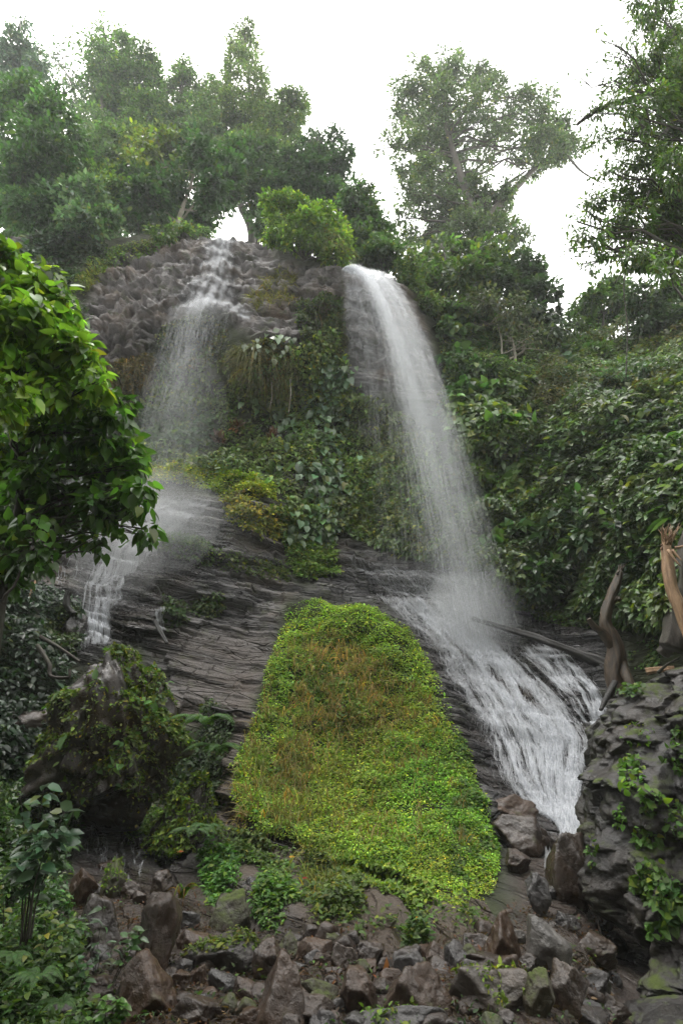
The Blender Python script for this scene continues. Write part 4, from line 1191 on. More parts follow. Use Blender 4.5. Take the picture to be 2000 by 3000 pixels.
tree('forest_tree', 'bright green low tree on the saddle under the hanging branches', [(1760, 1000), (1765, 940), (1770, 880)], 20,
     [(1740, 880, 40, 28), (1790, 850, 50, 30), (1700, 920, 40, 34), (1760, 930, 60, 36), (1680, 960, 30, 26, .8), (1830, 890, 50, 36), (1720, 975, 50, 28)], .2, (.05, .095, .022), GR, dens=1.1, r0=.12, yellow=.12)
tree('forest_tree', 'darker low tree with two pale stems at the right end of the saddle', [(1880, 1010), (1885, 960), (1890, 900)], 18,
     [(1880, 880, 50, 36), (1940, 870, 60, 40), (2000, 880, 60, 60), (1910, 940, 60, 36), (1980, 960, 60, 44), (2060, 930, 60, 60)], .19, (.035, .07, .02), GR, dens=1.1, r0=.10, limbs=[([(1905, 1010), (1895, 970), (1885, 935)], .06, .04, 'bark_pale'), ([(1875, 1000), (1872, 970)], .05, .03, 'bark_pale')])
# the near tree whose fine hanging foliage fills the upper right corner
tree('weeping_tree', 'near dark tree with fine drooping foliage filling the upper right corner', [(2260, 1500, 9), (2200, 900, 9), (2120, 480, 8.6), (2020, 330, 8.5)], 8.5,
     [(1900, 10, 60, 40), (1890, 65, 44, 30, .7), (1960, 70, 60, 40, .9), (1850, 110, 30, 24, .6), (1980, 150, 50, 50), (1900, 150, 60, 40, .8), (1830, 150, 30, 30, .5), (1770, 120, 20, 40, .15), (1760, 160, 16, 30, .15), (1870, 215, 50, 40), (1960, 230, 60, 50), (1800, 240, 40, 30, .6),
      (1690, 220, 26, 26, .2), (1830, 300, 50, 34, .8), (1910, 310, 60, 44), (1990, 330, 50, 60), (1780, 300, 40, 28, .7), (1735, 330, 34, 22, .6), (1760, 420, 40, 40, .6), (1860, 390, 60, 44), (1950, 410, 70, 50), (1800, 380, 34, 34, .4), (1900, 480, 60, 44), (1980, 500, 50, 60), (1830, 480, 40, 36, .6),
      (1780, 500, 36, 34, .6), (1880, 560, 60, 44), (1960, 600, 60, 60), (1820, 580, 44, 40, .9), (1760, 590, 44, 34, .8), (1720, 620, 34, 26, .6), (1690, 650, 26, 24, .5), (1860, 650, 60, 50), (1780, 660, 40, 40, .7), (1940, 700, 70, 60), (1730, 690, 40, 30, .8), (1690, 710, 30, 34, .5), (1660, 730, 20, 26, .3), (1800, 730, 50, 36, .6), (1880, 760, 60, 44), (1750, 760, 36, 30, .7),
      (1700, 775, 16, 24, .15), (1960, 800, 50, 44, .8), (2060, 200, 90, 200), (2060, 600, 90, 200)],
     .12, (.060, .105, .028), None, mat='leaf_bright', dens=1.1, tpl='narrow', bark='bark', r0=.26, foot=ground(2330, 1700), clumpr=.33, droop=1.0, yellow=.1, twig=.012, width=1.3, dy=.5, flat=.9, rlimb=.22,
     limbs=[([(2060, 330), (1950, 270), (1850, 290), (1770, 312), (1720, 340), (1690, 365)], .11, .03), ([(2000, 300), (1930, 400), (1860, 350), (1800, 330)], .05, .015), ([(1800, 830), (1828, 780), (1850, 690), (1900, 560)], .012, .02), ([(1832, 1110), (1836, 960), (1826, 830), (1850, 720)], .010, .016)])

# the broad leaved tree close to the viewer at left
big = [(30, 770, 60, 36), (130, 900, 44, 36), (240, 1050, 40, 34), (200, 1000, 50, 40), (280, 1120, 36, 34), (140, 840, 40, 30), (40, 790, 60, 40), (100, 830, 50, 40), (0, 850, 80, 60), (60, 900, 80, 50), (150, 900, 50, 40), (190, 960, 50, 40), (100, 970, 80, 50), (0, 980, 90, 60), (230, 1020, 36, 44), (160, 1050, 70, 50), (60, 1080, 90, 60), (240, 1100, 44, 44),
       (180, 1140, 70, 44), (270, 1170, 40, 40), (90, 1180, 80, 50), (0, 1180, 80, 70)]
low = [(230, 1220, 60, 36), (320, 1230, 44, 34), (150, 1270, 70, 44), (280, 1290, 60, 36), (370, 1310, 36, 36), (60, 1300, 70, 50), (200, 1350, 70, 36), (320, 1370, 60, 34), (395, 1380, 26, 30), (100, 1380, 70, 40, .8), (370, 1430, 44, 30), (270, 1430, 60, 34, .8), (410, 1500, 26, 40, .7),
       (340, 1500, 50, 34, .9), (400, 1440, 40, 34), (390, 1340, 44, 34), (330, 1190, 30, 30), (300, 1130, 26, 30), (255, 1050, 26, 30), (180, 1450, 60, 34, .6), (60, 1450, 70, 44, .7), (320, 1560, 44, 36, .5), (240, 1530, 44, 34, .4), (120, 1540, 60, 40, .5), (430, 1550, 20, 30, .5), (20, 1560, 60, 60, .5)]
f = ground(-60, 2350)
rt = thing('broadleaf_tree', f, 'nearest tree with large bright leaves reaching in from the left edge', 'tree')
cb = MB(); tips = []
c1 = crown_leaves(cb, big, 4.6, .112, (.125, .215, .032), .85, 'heart', .34, .05, .75, .30, .85, .25, tips, .8)
c2 = crown_leaves(cb, low, 5.0, .105, (.060, .125, .026), .70, 'heart', .35, .06, .7, .28, .85, .3, tips, .8)  # lower leaves get a darker colour that stands in for shade
low2 = [(30, 1600, 70, 50), (110, 1620, 60, 40, .8), (20, 1700, 60, 60), (200, 1580, 50, 30, .7), (300, 1590, 40, 24, .6), (60, 1500, 70, 44), (160, 1500, 60, 40), (270, 1490, 50, 36), (350, 1440, 44, 30), (410, 1450, 30, 26, .8), (420, 1570, 22, 20, .5), (0, 1350, 70, 60), (120, 1420, 60, 40)]
c2 += crown_leaves(cb, low2, 5.1, .095, (.04, .085, .02), .65, 'heart', .35, .04, .7, .28, .8, .3, tips, .8)  # lowest leaves darker still, their shade put into the leaf colour
cb.build('crown', M['leaf_bright'], rt)
wb = MB()
cv = smooth_line([f, at(-30, 2000, 5.2), at(20, 1650, 5.2), at(60, 1450, 5.1), at(20, 1200, 4.9), at(-20, 950, 4.8)], 40)
tube(wb, cv, np.linspace(.075, .02, 40), 8, rough=.2)
for cc, R3 in c1 + c2:
    i = int(np.argmin(np.linalg.norm(cv - cc, axis=1) + 2.0 * np.maximum(0, cv[:, 2] - cc[2] + .15)))
    l = limb_curve(cv[i], cc, .05)
    l[1:-1] += rng.normal(0, .03, (5, 3))
    tube(wb, l, np.linspace(.016, .006, 7), 5)
    for q in range(4):
        tube(wb, limb_curve(l[4], cc + norm(rng.normal(0, 1, 3)) * R3 * .9, .05), np.linspace(.006, .003, 7), 4, cap=False)
wb.build('trunk', M['bark'], rt)

# ------------------------------------------------------------------ shrubs
def shrub(name, label, foot_px, blobs, size, base, group=None, cat='shrub', off=.3, tpl='leaf', mat='leaf', dens=1.0, stem='bark', rs=.03, Y=None, clumpr=.32, yellow=.1, droop=.35, var=.28, dy=.2, width=1.0):
    f = ground(*foot_px) if Y is None else at(foot_px[0], foot_px[1], Y)
    if Y is not None:
        z = plateau_z(f[0], f[1])
        if z < f[2]: f[2] = z
    yb = (lambda x, y: ground(x, y)[1] - off * .75) if Y is None else Y
    root = thing(name, f, label, cat, group)
    cb = MB()
    cen = crown_leaves(cb, blobs, yb, size, base, dens, tpl, var, yellow, droop, clumpr, width, dy)
    cb.build('foliage', M[mat], root)
    wb = MB()
    for c, R3 in cen:
        tube(wb, limb_curve(f + rng.normal(0, .05, 3), c, .08), np.linspace(rs, rs * .3, 7), 5)
    wb.build('stem', M[stem], root)
    return root


GB = 'bushes along the cliff rim'
for lab, fp, Y, bl, sz, c, yw in (
    ('dark bush on the rim under the thick left tree', (180, 700), 17.2, [(150, 600, 60, 50), (90, 620, 70, 50), (60, 560, 60, 50), (230, 640, 50, 40)], .22, (0.035, 0.074, 0.030), .04),
    ('bush with pale glossy leaves left of the bare upper rock', (260, 720), 16.8, [(215, 600, 50, 50), (270, 610, 50, 44), (240, 660, 60, 40), (290, 670, 50, 36), (250, 560, 44, 40), (320, 640, 40, 36)], .24, (0.068, 0.115, 0.068), .05),
    ('yellow green bush above the left edge of the bare upper rock', (300, 700), 19, [(300, 520, 50, 40), (270, 540, 40, 36), (320, 570, 50, 40), (260, 500, 40, 36)], .22, (0.081, 0.142, 0.034), .15),
    ('dark thicket between the two pale trunks', (440, 690), 20.5, [(400, 570, 60, 50), (450, 610, 60, 50), (370, 630, 50, 44), (430, 660, 60, 30), (350, 560, 40, 50), (480, 640, 40, 40)], .22, (0.038, 0.070, 0.032), .05),
    ('thicket behind the first pale leaning trunk', (330, 690), 22, [(320, 430, 60, 50), (330, 500, 60, 50), (340, 590, 60, 50), (320, 650, 60, 40), (390, 520, 50, 50), (280, 450, 50, 50)], .24, (0.054, 0.097, 0.035), .08),
    ('shadowy thicket filling the trees just left of the fall', (560, 690), 22, [(500, 500, 60, 50), (570, 620, 46, 40), (520, 620, 40, 36), (480, 460, 60, 50), (600, 650, 36, 30), (500, 680, 60, 18), (640, 540, 60, 50), (460, 520, 50, 50)], .24, (0.041, 0.076, 0.035), .05),
    ('leafy thicket behind the round knob tree', (800, 690), 22, [(720, 470, 60, 50), (780, 560, 60, 50), (820, 620, 50, 40), (800, 480, 60, 50), (680, 560, 40, 40), (740, 600, 30, 36), (850, 540, 50, 50), (780, 660, 40, 30)], .24, (0.041, 0.078, 0.032), .06),
    ('thicket high between the tall tree and the rounded crown', (420, 690), 26, [(400, 330, 60, 60), (460, 360, 60, 60), (440, 440, 60, 60), (540, 420, 60, 50), (600, 420, 60, 50), (500, 360, 50, 40), (620, 380, 50, 40), (700, 430, 50, 40), (350, 350, 50, 60)], .26, (0.057, 0.101, 0.041), .08),
    ('low grassy bush on the rim left of the falling water', (590, 695), 17.6, [(560, 676, 26, 16), (520, 680, 36, 16), (470, 690, 34, 14), (600, 682, 20, 10)], .16, (0.068, 0.115, 0.041), .1),
    ('dark bush hanging over the right side of the rim beside the lip', (1130, 790), 17, [(1110, 740, 44, 36), (1140, 770, 34, 30), (1070, 760, 40, 26), (1150, 740, 20, 30)], .17, (0.041, 0.074, 0.032), .06),
    ('mossy bush between the right waterfall and the leafy tree', (1200, 850), 17, [(1190, 800, 36, 40), (1210, 850, 40, 40), (1240, 890, 40, 40), (1180, 830, 30, 26)], .15, (0.061, 0.101, 0.032), .12)):
    shrub('rim_bush', lab, fp, bl, sz * .9, c, GB, 'bush', Y=Y, yellow=yw, clumpr=.5, dy=.5, mat='leaf_bright')
lip = shrub('lip_shrub', 'bright green feathery shrub crowning the rock between the falls', (890, 760), [(800, 590, 34, 18), (840, 585, 40, 18), (880, 610, 50, 20), (820, 625, 44, 22), (930, 625, 46, 20), (960, 655, 44, 24), (900, 650, 60, 26), (990, 680, 34, 30), (850, 670, 50, 26), (800, 650, 30, 26, .8), (1000, 720, 26, 40), (940, 690, 60, 30), (820, 690, 34, 22), (870, 705, 50, 22), (930, 725, 50, 26), (985, 755, 34, 24), (790, 695, 24, 18), (1010, 765, 14, 20)],
            .15, (.115, .20, .032), None, 'shrub', Y=15.85, clumpr=.4, yellow=.12, tpl='leaf')
gm = MB()
for c in range(240):
    a = rng.random(); p = at(800 + a * 210 + rng.normal(0, 8), 640 + 60 * a + rng.uniform(0, 60), 15.75)
    l = .9 * rng.uniform(.5, 1.2); d = norm(np.array([rng.normal(0, .5), -.7, .4]))
    for q in range(3):
        dd = norm(d + rng.normal(0, .25, 3)); s = np.linspace(0, 1, 6)[:, None]
        pts = p + dd * l * s - UPV * l * 1.3 * s ** 2
        w = (.022 * (1 - s * .9)); sd = norm(np.cross(dd, rng.normal(0, 1, 3)))
        gm.add(np.stack([pts - sd * w, pts + sd * w], 1).reshape(-1, 3), None, [[2 * i, 2 * i + 1, 2 * i + 3, 2 * i + 2] for i in range(5)], leafcol((.10, .16, .05) if a < .75 else (.17, .18, .04), 1, .25)[0])
gm.build('hanging_blades', M['leaf_matt'], lip)

GH = 'shrubs on the right hillside'
for lab, fp, bl, sz, c, tp in (
    ('shrub with big bright leaves highest beside the right fall', (1380, 960), [(1340, 930, 50, 34), (1400, 940, 50, 36), (1310, 960, 30, 30)], .24, (.05, .10, .03), 'heart'),
    ('large leaved creeper shrub level with the middle of the right fall', (1420, 1200), [(1340, 1060, 40, 40), (1390, 1100, 50, 40), (1440, 1080, 44, 36), (1360, 1150, 50, 40), (1430, 1170, 50, 40), (1330, 1210, 30, 40)], .27, (.05, .105, .034), 'heart'),
    ('yellowish small leaved shrub below the large leaved creeper', (1460, 1400), [(1440, 1300, 50, 40), (1490, 1280, 40, 34), (1430, 1360, 50, 36), (1390, 1400, 40, 36)], .17, (.075, .125, .024), 'leaf'),
    ('grey green shrub in the middle of the hillside', (1600, 1300), [(1560, 1230, 60, 40), (1620, 1260, 50, 36), (1580, 1300, 60, 34), (1660, 1220, 44, 36)], .15, (.05, .07, .036), 'leaf'),
    ('pale blue green bush massed at the right edge of the picture', (1900, 1260), [(1800, 1130, 60, 36), (1880, 1110, 60, 40), (1950, 1160, 60, 44), (1850, 1180, 60, 40), (1930, 1230, 60, 40), (1790, 1200, 50, 34), (2010, 1130, 40, 50)], .16, (.075, .125, .075), 'leaf'),
    ('drooping big leaved bush left of the pale blue green bush', (1690, 1140), [(1640, 1060, 50, 34), (1690, 1090, 50, 36), (1720, 1050, 40, 30), (1650, 1120, 44, 30)], .26, (.055, .10, .05), 'heart'),
    ('bright bush on the upper slope below the saddle', (1740, 1080), [(1700, 1030, 50, 30), (1760, 1050, 60, 34), (1820, 1080, 50, 30)], .16, (.07, .125, .035), 'leaf'),
    ('broad shrub with downturned leaves behind the dead stump', (1700, 1700), [(1600, 1480, 60, 40), (1680, 1500, 60, 44), (1760, 1530, 60, 44), (1640, 1560, 60, 40), (1720, 1590, 60, 40), (1800, 1470, 50, 40), (1840, 1560, 44, 40)], .22, (.048, .09, .04), 'leaf'),
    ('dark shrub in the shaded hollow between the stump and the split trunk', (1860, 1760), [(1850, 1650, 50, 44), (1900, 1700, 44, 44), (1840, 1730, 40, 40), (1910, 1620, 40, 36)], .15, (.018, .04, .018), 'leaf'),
    ('shrub of heart shaped leaves against the foot of the right fall', (1450, 1700), [(1430, 1570, 34, 44), (1460, 1610, 44, 40), (1450, 1660, 36, 34), (1510, 1580, 44, 40), (1490, 1660, 44, 36)], .22, (.045, .095, .028), 'heart'),
    ('mid green shrub at the right edge above the split trunk', (2010, 1560), [(1960, 1430, 60, 44), (1900, 1450, 50, 40), (1990, 1500, 50, 44), (1940, 1380, 50, 36)], .18, (.04, .085, .035), 'leaf'),
    ('thin brownish shrub under the grey tangle of stems', (1660, 1180), [(1590, 1130, 50, 36, .7), (1640, 1160, 50, 36, .7), (1570, 1180, 44, 36, .7)], .13, (.06, .065, .03), 'bit'),
    ('rounded dark green bush just above the fallen black log', (1560, 1760), [(1530, 1700, 44, 36), (1580, 1720, 44, 34), (1620, 1680, 44, 36), (1560, 1660, 44, 30)], .17, (.035, .07, .024), 'leaf')):
    shrub('hillside_shrub', lab, fp, bl, sz, c, GH, off=.55, tpl=tp, droop=.7 if tp == 'heart' else .45)


def climber(name, label, path, n, size, base, cat, group, off=.35, spread=34, tpl='heart', mat='leaf_gloss', yellow=.06, droop=1.1):
    """a climbing stem up the rock with leaves along it"""
    q = smooth_line(path, 24)
    S3 = ground(q[:, 0], q[:, 1]) + gnormal(q[:, 0], q[:, 1]) * .12
    root = thing(name, S3[0], label, cat, group)
    wb = MB(); tube(wb, S3, .022, 5); wb.build('stem', M['bark'], root)
    cb = MB()
    i = rng.integers(0, 24, n)
    px = q[i, 0] + rng.normal(0, spread, n); py = q[i, 1] + rng.normal(0, 16, n)
    P = ground(px, py) + gnormal(px, py) * (off * rng.random(n) ** .5)[:, None]
    nn = norm(gnormal(px, py) * .9 + UPV * .5 + rng.normal(0, .35, (n, 3)))
    d = norm(gnormal(px, py) * .4 - UPV * droop + rng.normal(0, .45, (n, 3)))
    leaves(cb, P, d, nn, size * np.exp(rng.normal(0, .2, n)), tpl, leafcol(base, n, .28, yellow))
    cb.build('foliage', M[mat], root)
    return root


GV = 'climbing plants on the rock between the falls'
climber('climbing_vine', 'tall climber with large grey green leaves in the centre of the recess', [(930, 1420), (950, 1280), (975, 1160), (965, 1080)], 260, .27, (.085, .145, .07), 'climber', GV)
climber('climbing_vine', 'upper bunch of large leaves beside the dark overhang', [(990, 1180), (1000, 1120), (960, 1070)], 80, .25, (.085, .145, .065), 'climber', GV, spread=24)
climber('climbing_vine', 'large leaved climber left of the tall central climber', [(850, 1330), (830, 1250), (800, 1200), (780, 1180)], 90, .24, (.08, .14, .06), 'climber', GV, spread=28)
climber('climbing_vine', 'lower spread of large leaves above the wet rock band', [(900, 1600), (930, 1520), (960, 1440), (900, 1380)], 170, .23, (.075, .135, .055), 'climber', GV, spread=40)
climber('climbing_vine', 'pale round leaved climber above the yellow green ledge', [(960, 1570), (920, 1550), (900, 1510)], 90, .22, (.09, .16, .06), 'climber', GV, spread=30)
climber('climbing_vine', 'small climber with pale leaves under the upper rock step', [(760, 1040), (790, 1010), (830, 1010)], 40, .22, (.12, .17, .09), 'climber', GV, spread=26)
GBR = 'rosette plants in the recess between the falls'
for lab, p, c in (('red tinged rosette nearest the left veil', (650, 1300), (.09, .045, .025)), ('orange red rosette right of the first red one', (700, 1270), (.11, .06, .025)), ('dull green rosette below the red ones', (740, 1330), (.06, .10, .03)),
                  ('rosette with rusty leaf tips beside the tall climber', (800, 1300), (.12, .06, .03)), ('green rosette on the rim of the yellow green ledge', (800, 1400), (.055, .10, .025)), ('dark green rosette below the red tinged rosette', (680, 1350), (.04, .08, .025))):
    f = ground(*p) + gnormal(*p) * .15
    root = thing('rosette_plant', f, lab, 'rosette plant', GBR)
    cb = MB(); n = 46
    d = norm(gnormal(*p) * .6 + UPV * .3 + rng.normal(0, .7, (n, 3)))
    leaves(cb, f + d * .05, d, norm(np.cross(d, rng.normal(0, 1, (n, 3)))), .30 * np.exp(rng.normal(0, .2, n)), 'long', leafcol(c, n, .35, .1))
    cb.build('leaves', M['leaf_gloss'], root)

# ------------------------------------------------------------------ stones
def ico(sub):
    bm = bmesh.new()
    bmesh.ops.create_icosphere(bm, subdivisions=sub, radius=1)
    v = np.array([x.co[:] for x in bm.verts]); f = np.array([[y.index for y in x.verts] for x in bm.faces])
    bm.free()
    return v, f


ICO = {k: ico(k) for k in (4, 5, 6)}
CAMUP = np.array([0, -SP, CP])


def stone_shape(seed, sub=5, planes=17, p=44, rough=.04, soft=.0):
    g = np.random.default_rng(seed)
    d, f = ICO[sub]
    nn = norm(g.normal(0, 1, (planes, 3)) * np.array([1, 1, .9])); h = g.uniform(.62, 1.0, planes)
    a = np.clip(d @ nn.T, 0, None) / h
    r = ((a ** p).sum(1) + 1e-9) ** (-1 / p)
    r = np.minimum(r, 1.35)
    v = d * r[:, None]
    o = g.uniform(0, 50, 3)
    v = v + d * (rough * 2.2 * fbm(v * 1.6 + o, 2, seed) + rough * fbm(v * 4.5 + o, 3, seed + 3) - rough * 1.1 * np.clip(.16 - np.subtract(*worley(v * 2.3 + o, seed)[::-1]), 0, 1) * 4)[:, None]
    return v, f


def stone(name, label, cx, cy, w, h, mat, seed, group=None, cat='boulder', tilt=0, deep=.8, sub=5, Y=None, moss=None, planes=17, rough=.04, sink=.0, p=44, lift=0, dome=False):
    v, f = stone_shape(seed, sub, planes, p, rough)
    if dome:            # a broad foot instead of a rounded underside
        lowz = np.clip(-v[:, 2] / .9, 0, 1)
        v[:, :2] *= (1 + .55 * lowz)[:, None]; v[:, 2] = np.maximum(v[:, 2], -.62 + .05 * np.sin(v[:, 0] * 5))
    if tilt:
        a = R(tilt); c_, s_ = math.cos(a), math.sin(a)
        v = v @ np.array([[c_, 0, -s_], [0, 1, 0], [s_, 0, c_]])
    Yc = Y
    if Yc is None:
        gy = ground(cx, cy + h * .46)[1]
        Yc = gy + .5 * deep * min(w, h) * mpp(cy, gy)
    s = mpp(cy, Yc)
    e = np.ptp(v[:, 0]); v = v - (v.max(0) + v.min(0)) / 2
    v[:, 0] *= w * s / e
    v[:, 1] *= deep * (w + h) * .5 * s / np.ptp(v[:, 1])
    # the height that fills the pixels seen at this angle
    v[:, 2] *= h * s / np.ptp(v[:, 2])
    for _ in range(3):
        u = v @ CAMUP
        v[:, 2] *= np.clip(h * s / np.ptp(u), .6, 1.5)
    c = at(cx, cy, Yc)
    mb = MB(); mb.add(v + c, f)
    if moss is None:
        ob = mb.build(name, M[mat], None, c)
        tag(ob, label, cat, group)
        return ob
    root = thing(name, c, label, cat, group)
    mb.build('rock', M[mat], root)
    V = v + c
    fn = np.cross(V[f[:, 1]] - V[f[:, 0]], V[f[:, 2]] - V[f[:, 0]]); ar = np.linalg.norm(fn, axis=1); fn = norm(fn)
    cb = MB()
    for n, size, base, minz, tp, hang in moss:
        wgt = ar * np.clip((fn[:, 2] - minz) * 2.2, 0, 1) * np.clip(.6 + 1.1 * fbm(V[f].mean(1) * 2.6 / max(1e-3, np.ptp(V[:, 0])) * 1.6, 3, seed + 5), 0, 1)
        i = rng.choice(len(f), n, p=wgt / wgt.sum())
        b = rng.dirichlet((1, 1, 1), n)
        P = (V[f[i]] * b[..., None]).sum(1); Nn = fn[i]
        P = P + Nn * (size * .7 * rng.random(n))[:, None] - UPV * (hang * rng.random(n) ** 2 * (Nn[:, 2] < .35))[:, None]
        nrm_ = norm(Nn * .6 + UPV * .5 + rng.normal(0, .5, (n, 3)))
        d = norm(np.cross(nrm_, rng.normal(0, 1, (n, 3))) + Nn * .4 - UPV * (.3 + hang))
        leaves(cb, P, d, nrm_, size * np.exp(rng.normal(0, .3, n)), tp, leafcol(base, n, .35, .15))
    cb.build('moss_leaves', M['leaf_matt'], root)
    return root


GBO = 'boulders at the foot of the falls'
MS = lambda n, c=(.075, .12, .02), z=.25: [(n, .03, c, z, 'leaf', .0)]
STONES = [
    ('tall dark brown boulder with a grey wet left face near lower left', 460, 2762, 116, 250, 'rock_brown', 3, 12, None),
    ('wide boulder with a mossy top and grey underside right of the tall dark one', 650, 2806, 206, 136, 'rock_grey', 5, -6, MS(500, (.07, .10, .02), .45)),
    ('pale brown rock behind the wide mossy topped boulder', 580, 2772, 130, 90, 'rock_brown', 8, 0, None),
    ('big slanting brown and grey slab at the bottom edge under the tall dark boulder', 440, 2915, 170, 190, 'rock_brown', 11, 22, None),
    ('flat brown rock among the lower left herbs', 290, 2900, 170, 76, 'rock_brown', 14, 8, None),
    ('reddish rock wedged right of the big slanting slab', 575, 2970, 140, 110, 'rock_brown', 17, -15, None),
    ('dark angular rock below the wide mossy topped boulder', 655, 2892, 86, 84, 'rock_dark', 19, 0, None),
    ('small brown block in the gap under the mossy topped boulder', 573, 2870, 62, 76, 'rock_brown', 21, 10, None),
    ('small dark wedge at the right foot of the tall dark boulder', 528, 2888, 58, 70, 'rock_brown', 23, 0, None),
    ('brown rock left of the triangular bottom slab', 725, 2915, 86, 74, 'rock_brown', 25, -10, None),
    ('triangular smooth brown slab pointing up from the bottom edge', 815, 2945, 150, 200, 'rock_brown', 96, 0, None),
    ('upright brown rock behind the triangular slab', 790, 2835, 98, 116, 'rock_brown', 29, 12, None),
    ('dark mossy rock right of the triangular slab', 925, 2908, 130, 96, 'rock_moss', 31, 0, None),
    ('pinkish brown block at the bottom right of the triangular slab', 920, 2975, 150, 90, 'rock_brown', 34, 6, None),
    ('brown rock just under the herbs in the centre', 920, 2800, 104, 74, 'rock_brown', 37, 0, None),
    ('reddish brown block sitting highest in the central rubble', 903, 2742, 66, 62, 'rock_brown', 39, -18, None),
    ('dark mossy rock under the reddish brown block', 845, 2785, 68, 84, 'rock_moss', 41, 0, None),
    ('big dark mossy boulder left of the bright herbs', 675, 2690, 120, 116, 'rock_moss', 43, 0, None),
    ('dark slab leaning beside the bright herbs', 738, 2618, 62, 80, 'rock_dark', 46, -28, None),
    ('black wet stone behind the wide mossy topped boulder', 556, 2706, 62, 66, 'rock_dark', 48, 14, None),
    ('brown tall stone at the lower edge of the wet shelf', 242, 2607, 76, 106, 'rock_brown', 51, 8, None),
    ('mossy brown stone with a leafy left side near the wet shelf', 336, 2592, 76, 92, 'rock_moss', 53, 0, MS(220, (.08, .14, .02), .0)),
    ('dark grey glistening boulder left of the tall dark boulder', 294, 2718, 146, 170, 'rock_dark', 57, 0, None),
    ('reddish stone lying in the wet shelf', 312, 2542, 76, 50, 'rock_brown', 59, 0, None),
    ('flat brown stone below the wet shelf', 392, 2612, 70, 56, 'rock_brown', 61, 0, None),
    ('rounded brown stone by the strap leaved tuft', 474, 2590, 68, 68, 'rock_brown', 63, 0, None),
    ('small rounded stone under the upper left herbs', 331, 2444, 44, 44, 'rock_pale', 65, 0, None),
    ('pale brown block at the left foot of the green mound', 656, 2446, 58, 60, 'rock_pale', 67, 0, None),
    ('low dark stone in the herbs left of the mound', 660, 2540, 70, 44, 'rock_dark', 69, 0, None),
    ('dark stone under the feathery herbs', 795, 2540, 64, 56, 'rock_dark', 71, 20, None),
    ('grey faced block in the centre row of stones', 1008, 2812, 76, 84, 'rock_grey', 73, 0, None),
    ('brown domed stone right of the grey faced block', 1083, 2806, 72, 80, 'rock_brown', 75, 0, None),
    ('sharp edged rock with a pale right face beside the orange leaf', 1202, 2848, 96, 92, 'rock_grey', 77, 24, None),
    ('brown rounded stone right of the sharp edged rock', 1278, 2804, 66, 66, 'rock_brown', 79, 0, None),
    ('tilted smooth brown slab above the reddish stones', 1468, 2768, 118, 146, 'rock_brown', 83, 26, None),
    ('pale grey angular block standing in the right rubble', 1606, 2786, 126, 166, 'rock_pale', 85, -8, None),
    ('reddish rock between the tilted slab and the big pale block', 1432, 2822, 166, 78, 'rock_brown', 87, 0, None),
    ('big pale squared block with moss spots at the bottom right', 1434, 2918, 220, 150, 'rock_pale', 90, 2, MS(160, (.09, .13, .02), .3)),
    ('brown mossy stone at the right side of the big pale block', 1578, 2932, 90, 130, 'rock_moss', 92, 0, None),
    ('black rock with pale streaks right of the brown mossy stone', 1662, 2916, 106, 150, 'rock_dark', 94, 0, None),
    ('dark wet rock at the edge of the cave', 1740, 2886, 90, 74, 'rock_dark', 97, 0, None),
    ('long dark rock in front of the cave mouth', 1734, 2786, 130, 92, 'rock_dark', 99, 6, None),
    ('brown boulder jutting out at the left foot of the cascade', 1484, 2388, 164, 96, 'rock_brown', 102, 14, None),
    ('dark undercut boulder below the jutting brown one', 1536, 2452, 170, 116, 'rock_dark', 104, 20, None),
    ('big black boulder with water running down both sides', 1668, 2560, 134, 200, 'rock_dark', 107, 0, None),
    ('narrow speckled slab leaning against the black boulder', 1574, 2634, 70, 126, 'rock_grey', 110, -34, None),
    ('brown rock under the dark undercut boulder', 1518, 2536, 74, 74, 'rock_brown', 112, 0, None),
    ('wet black stone at the foot of the black boulder', 1662, 2702, 70, 60, 'rock_dark', 114, 0, None),
    ('flat dark stone left of the wet black stone', 1610, 2620, 62, 46, 'rock_dark', 116, 0, None),
    ('large smooth dark slab left of the big pale block', 1222, 2925, 190, 170, 'rock_brown', 118, -20, None),
    ('brown rock in the middle of the bottom row', 1050, 2918, 106, 120, 'rock_brown', 120, 12, None),
    ('grey and brown low slab at the bottom edge of the picture', 1180, 2990, 250, 90, 'rock_grey', 122, -5, MS(120, (.08, .14, .02), .4)),
    ('small brown stone under the orange leaf', 1125, 2898, 60, 50, 'rock_brown', 124, 0, None),
    ('yellowish pebble wedged by the tilted slab', 1518, 2750, 44, 46, 'rock_pale', 126, 0, None),
    ('brown stone left of the tilted smooth slab', 1386, 2768, 62, 52, 'rock_brown', 128, 0, None),
    ('shining black stone at the lower right corner of the rubble', 1700, 2990, 170, 80, 'rock_dark', 130, 0, None),
    ('dark stone between the streaked black rock and the cave', 1790, 2960, 100, 70, 'rock_dark', 132, 0, None),
    ('small black stone at the lip below the white cascade', 1628, 2468, 50, 44, 'rock_dark', 134, 0, None),
    ('wet dark stone by the white spout', 1700, 2488, 50, 56, 'rock_dark', 136, 0, None),
    ('dark grey stone with a flat top left of the pale angular block', 1545, 2830, 60, 60, 'rock_dark', 138, 0, None),
    ('mossy stone among the left herbs', 190, 2800, 120, 90, 'rock_moss', 140, 0, None),
    ('dark rock half hidden by the lower left herbs', 280, 2985, 170, 80, 'rock_brown', 142, 0, None),
    ('grey rock shelf jutting from the dark bank at left', 90, 2140, 180, 110, 'rock_grey', 144, 12, None),
    ('dark lump of rock beside the left cascade', 215, 1850, 70, 110, 'rock_dark', 146, 0, None),
    ('yellow brown stone at the foot of the split trunk', 1975, 1900, 90, 60, 'rock_pale', 148, -14, None),
]
for lab, cx, cy, w, h, mt, sd_, tl, ms in STONES:
    stone('boulder', lab, cx, cy, w * 1.06, h * 1.06, mt, sd_, GBO, tilt=tl, moss=ms)
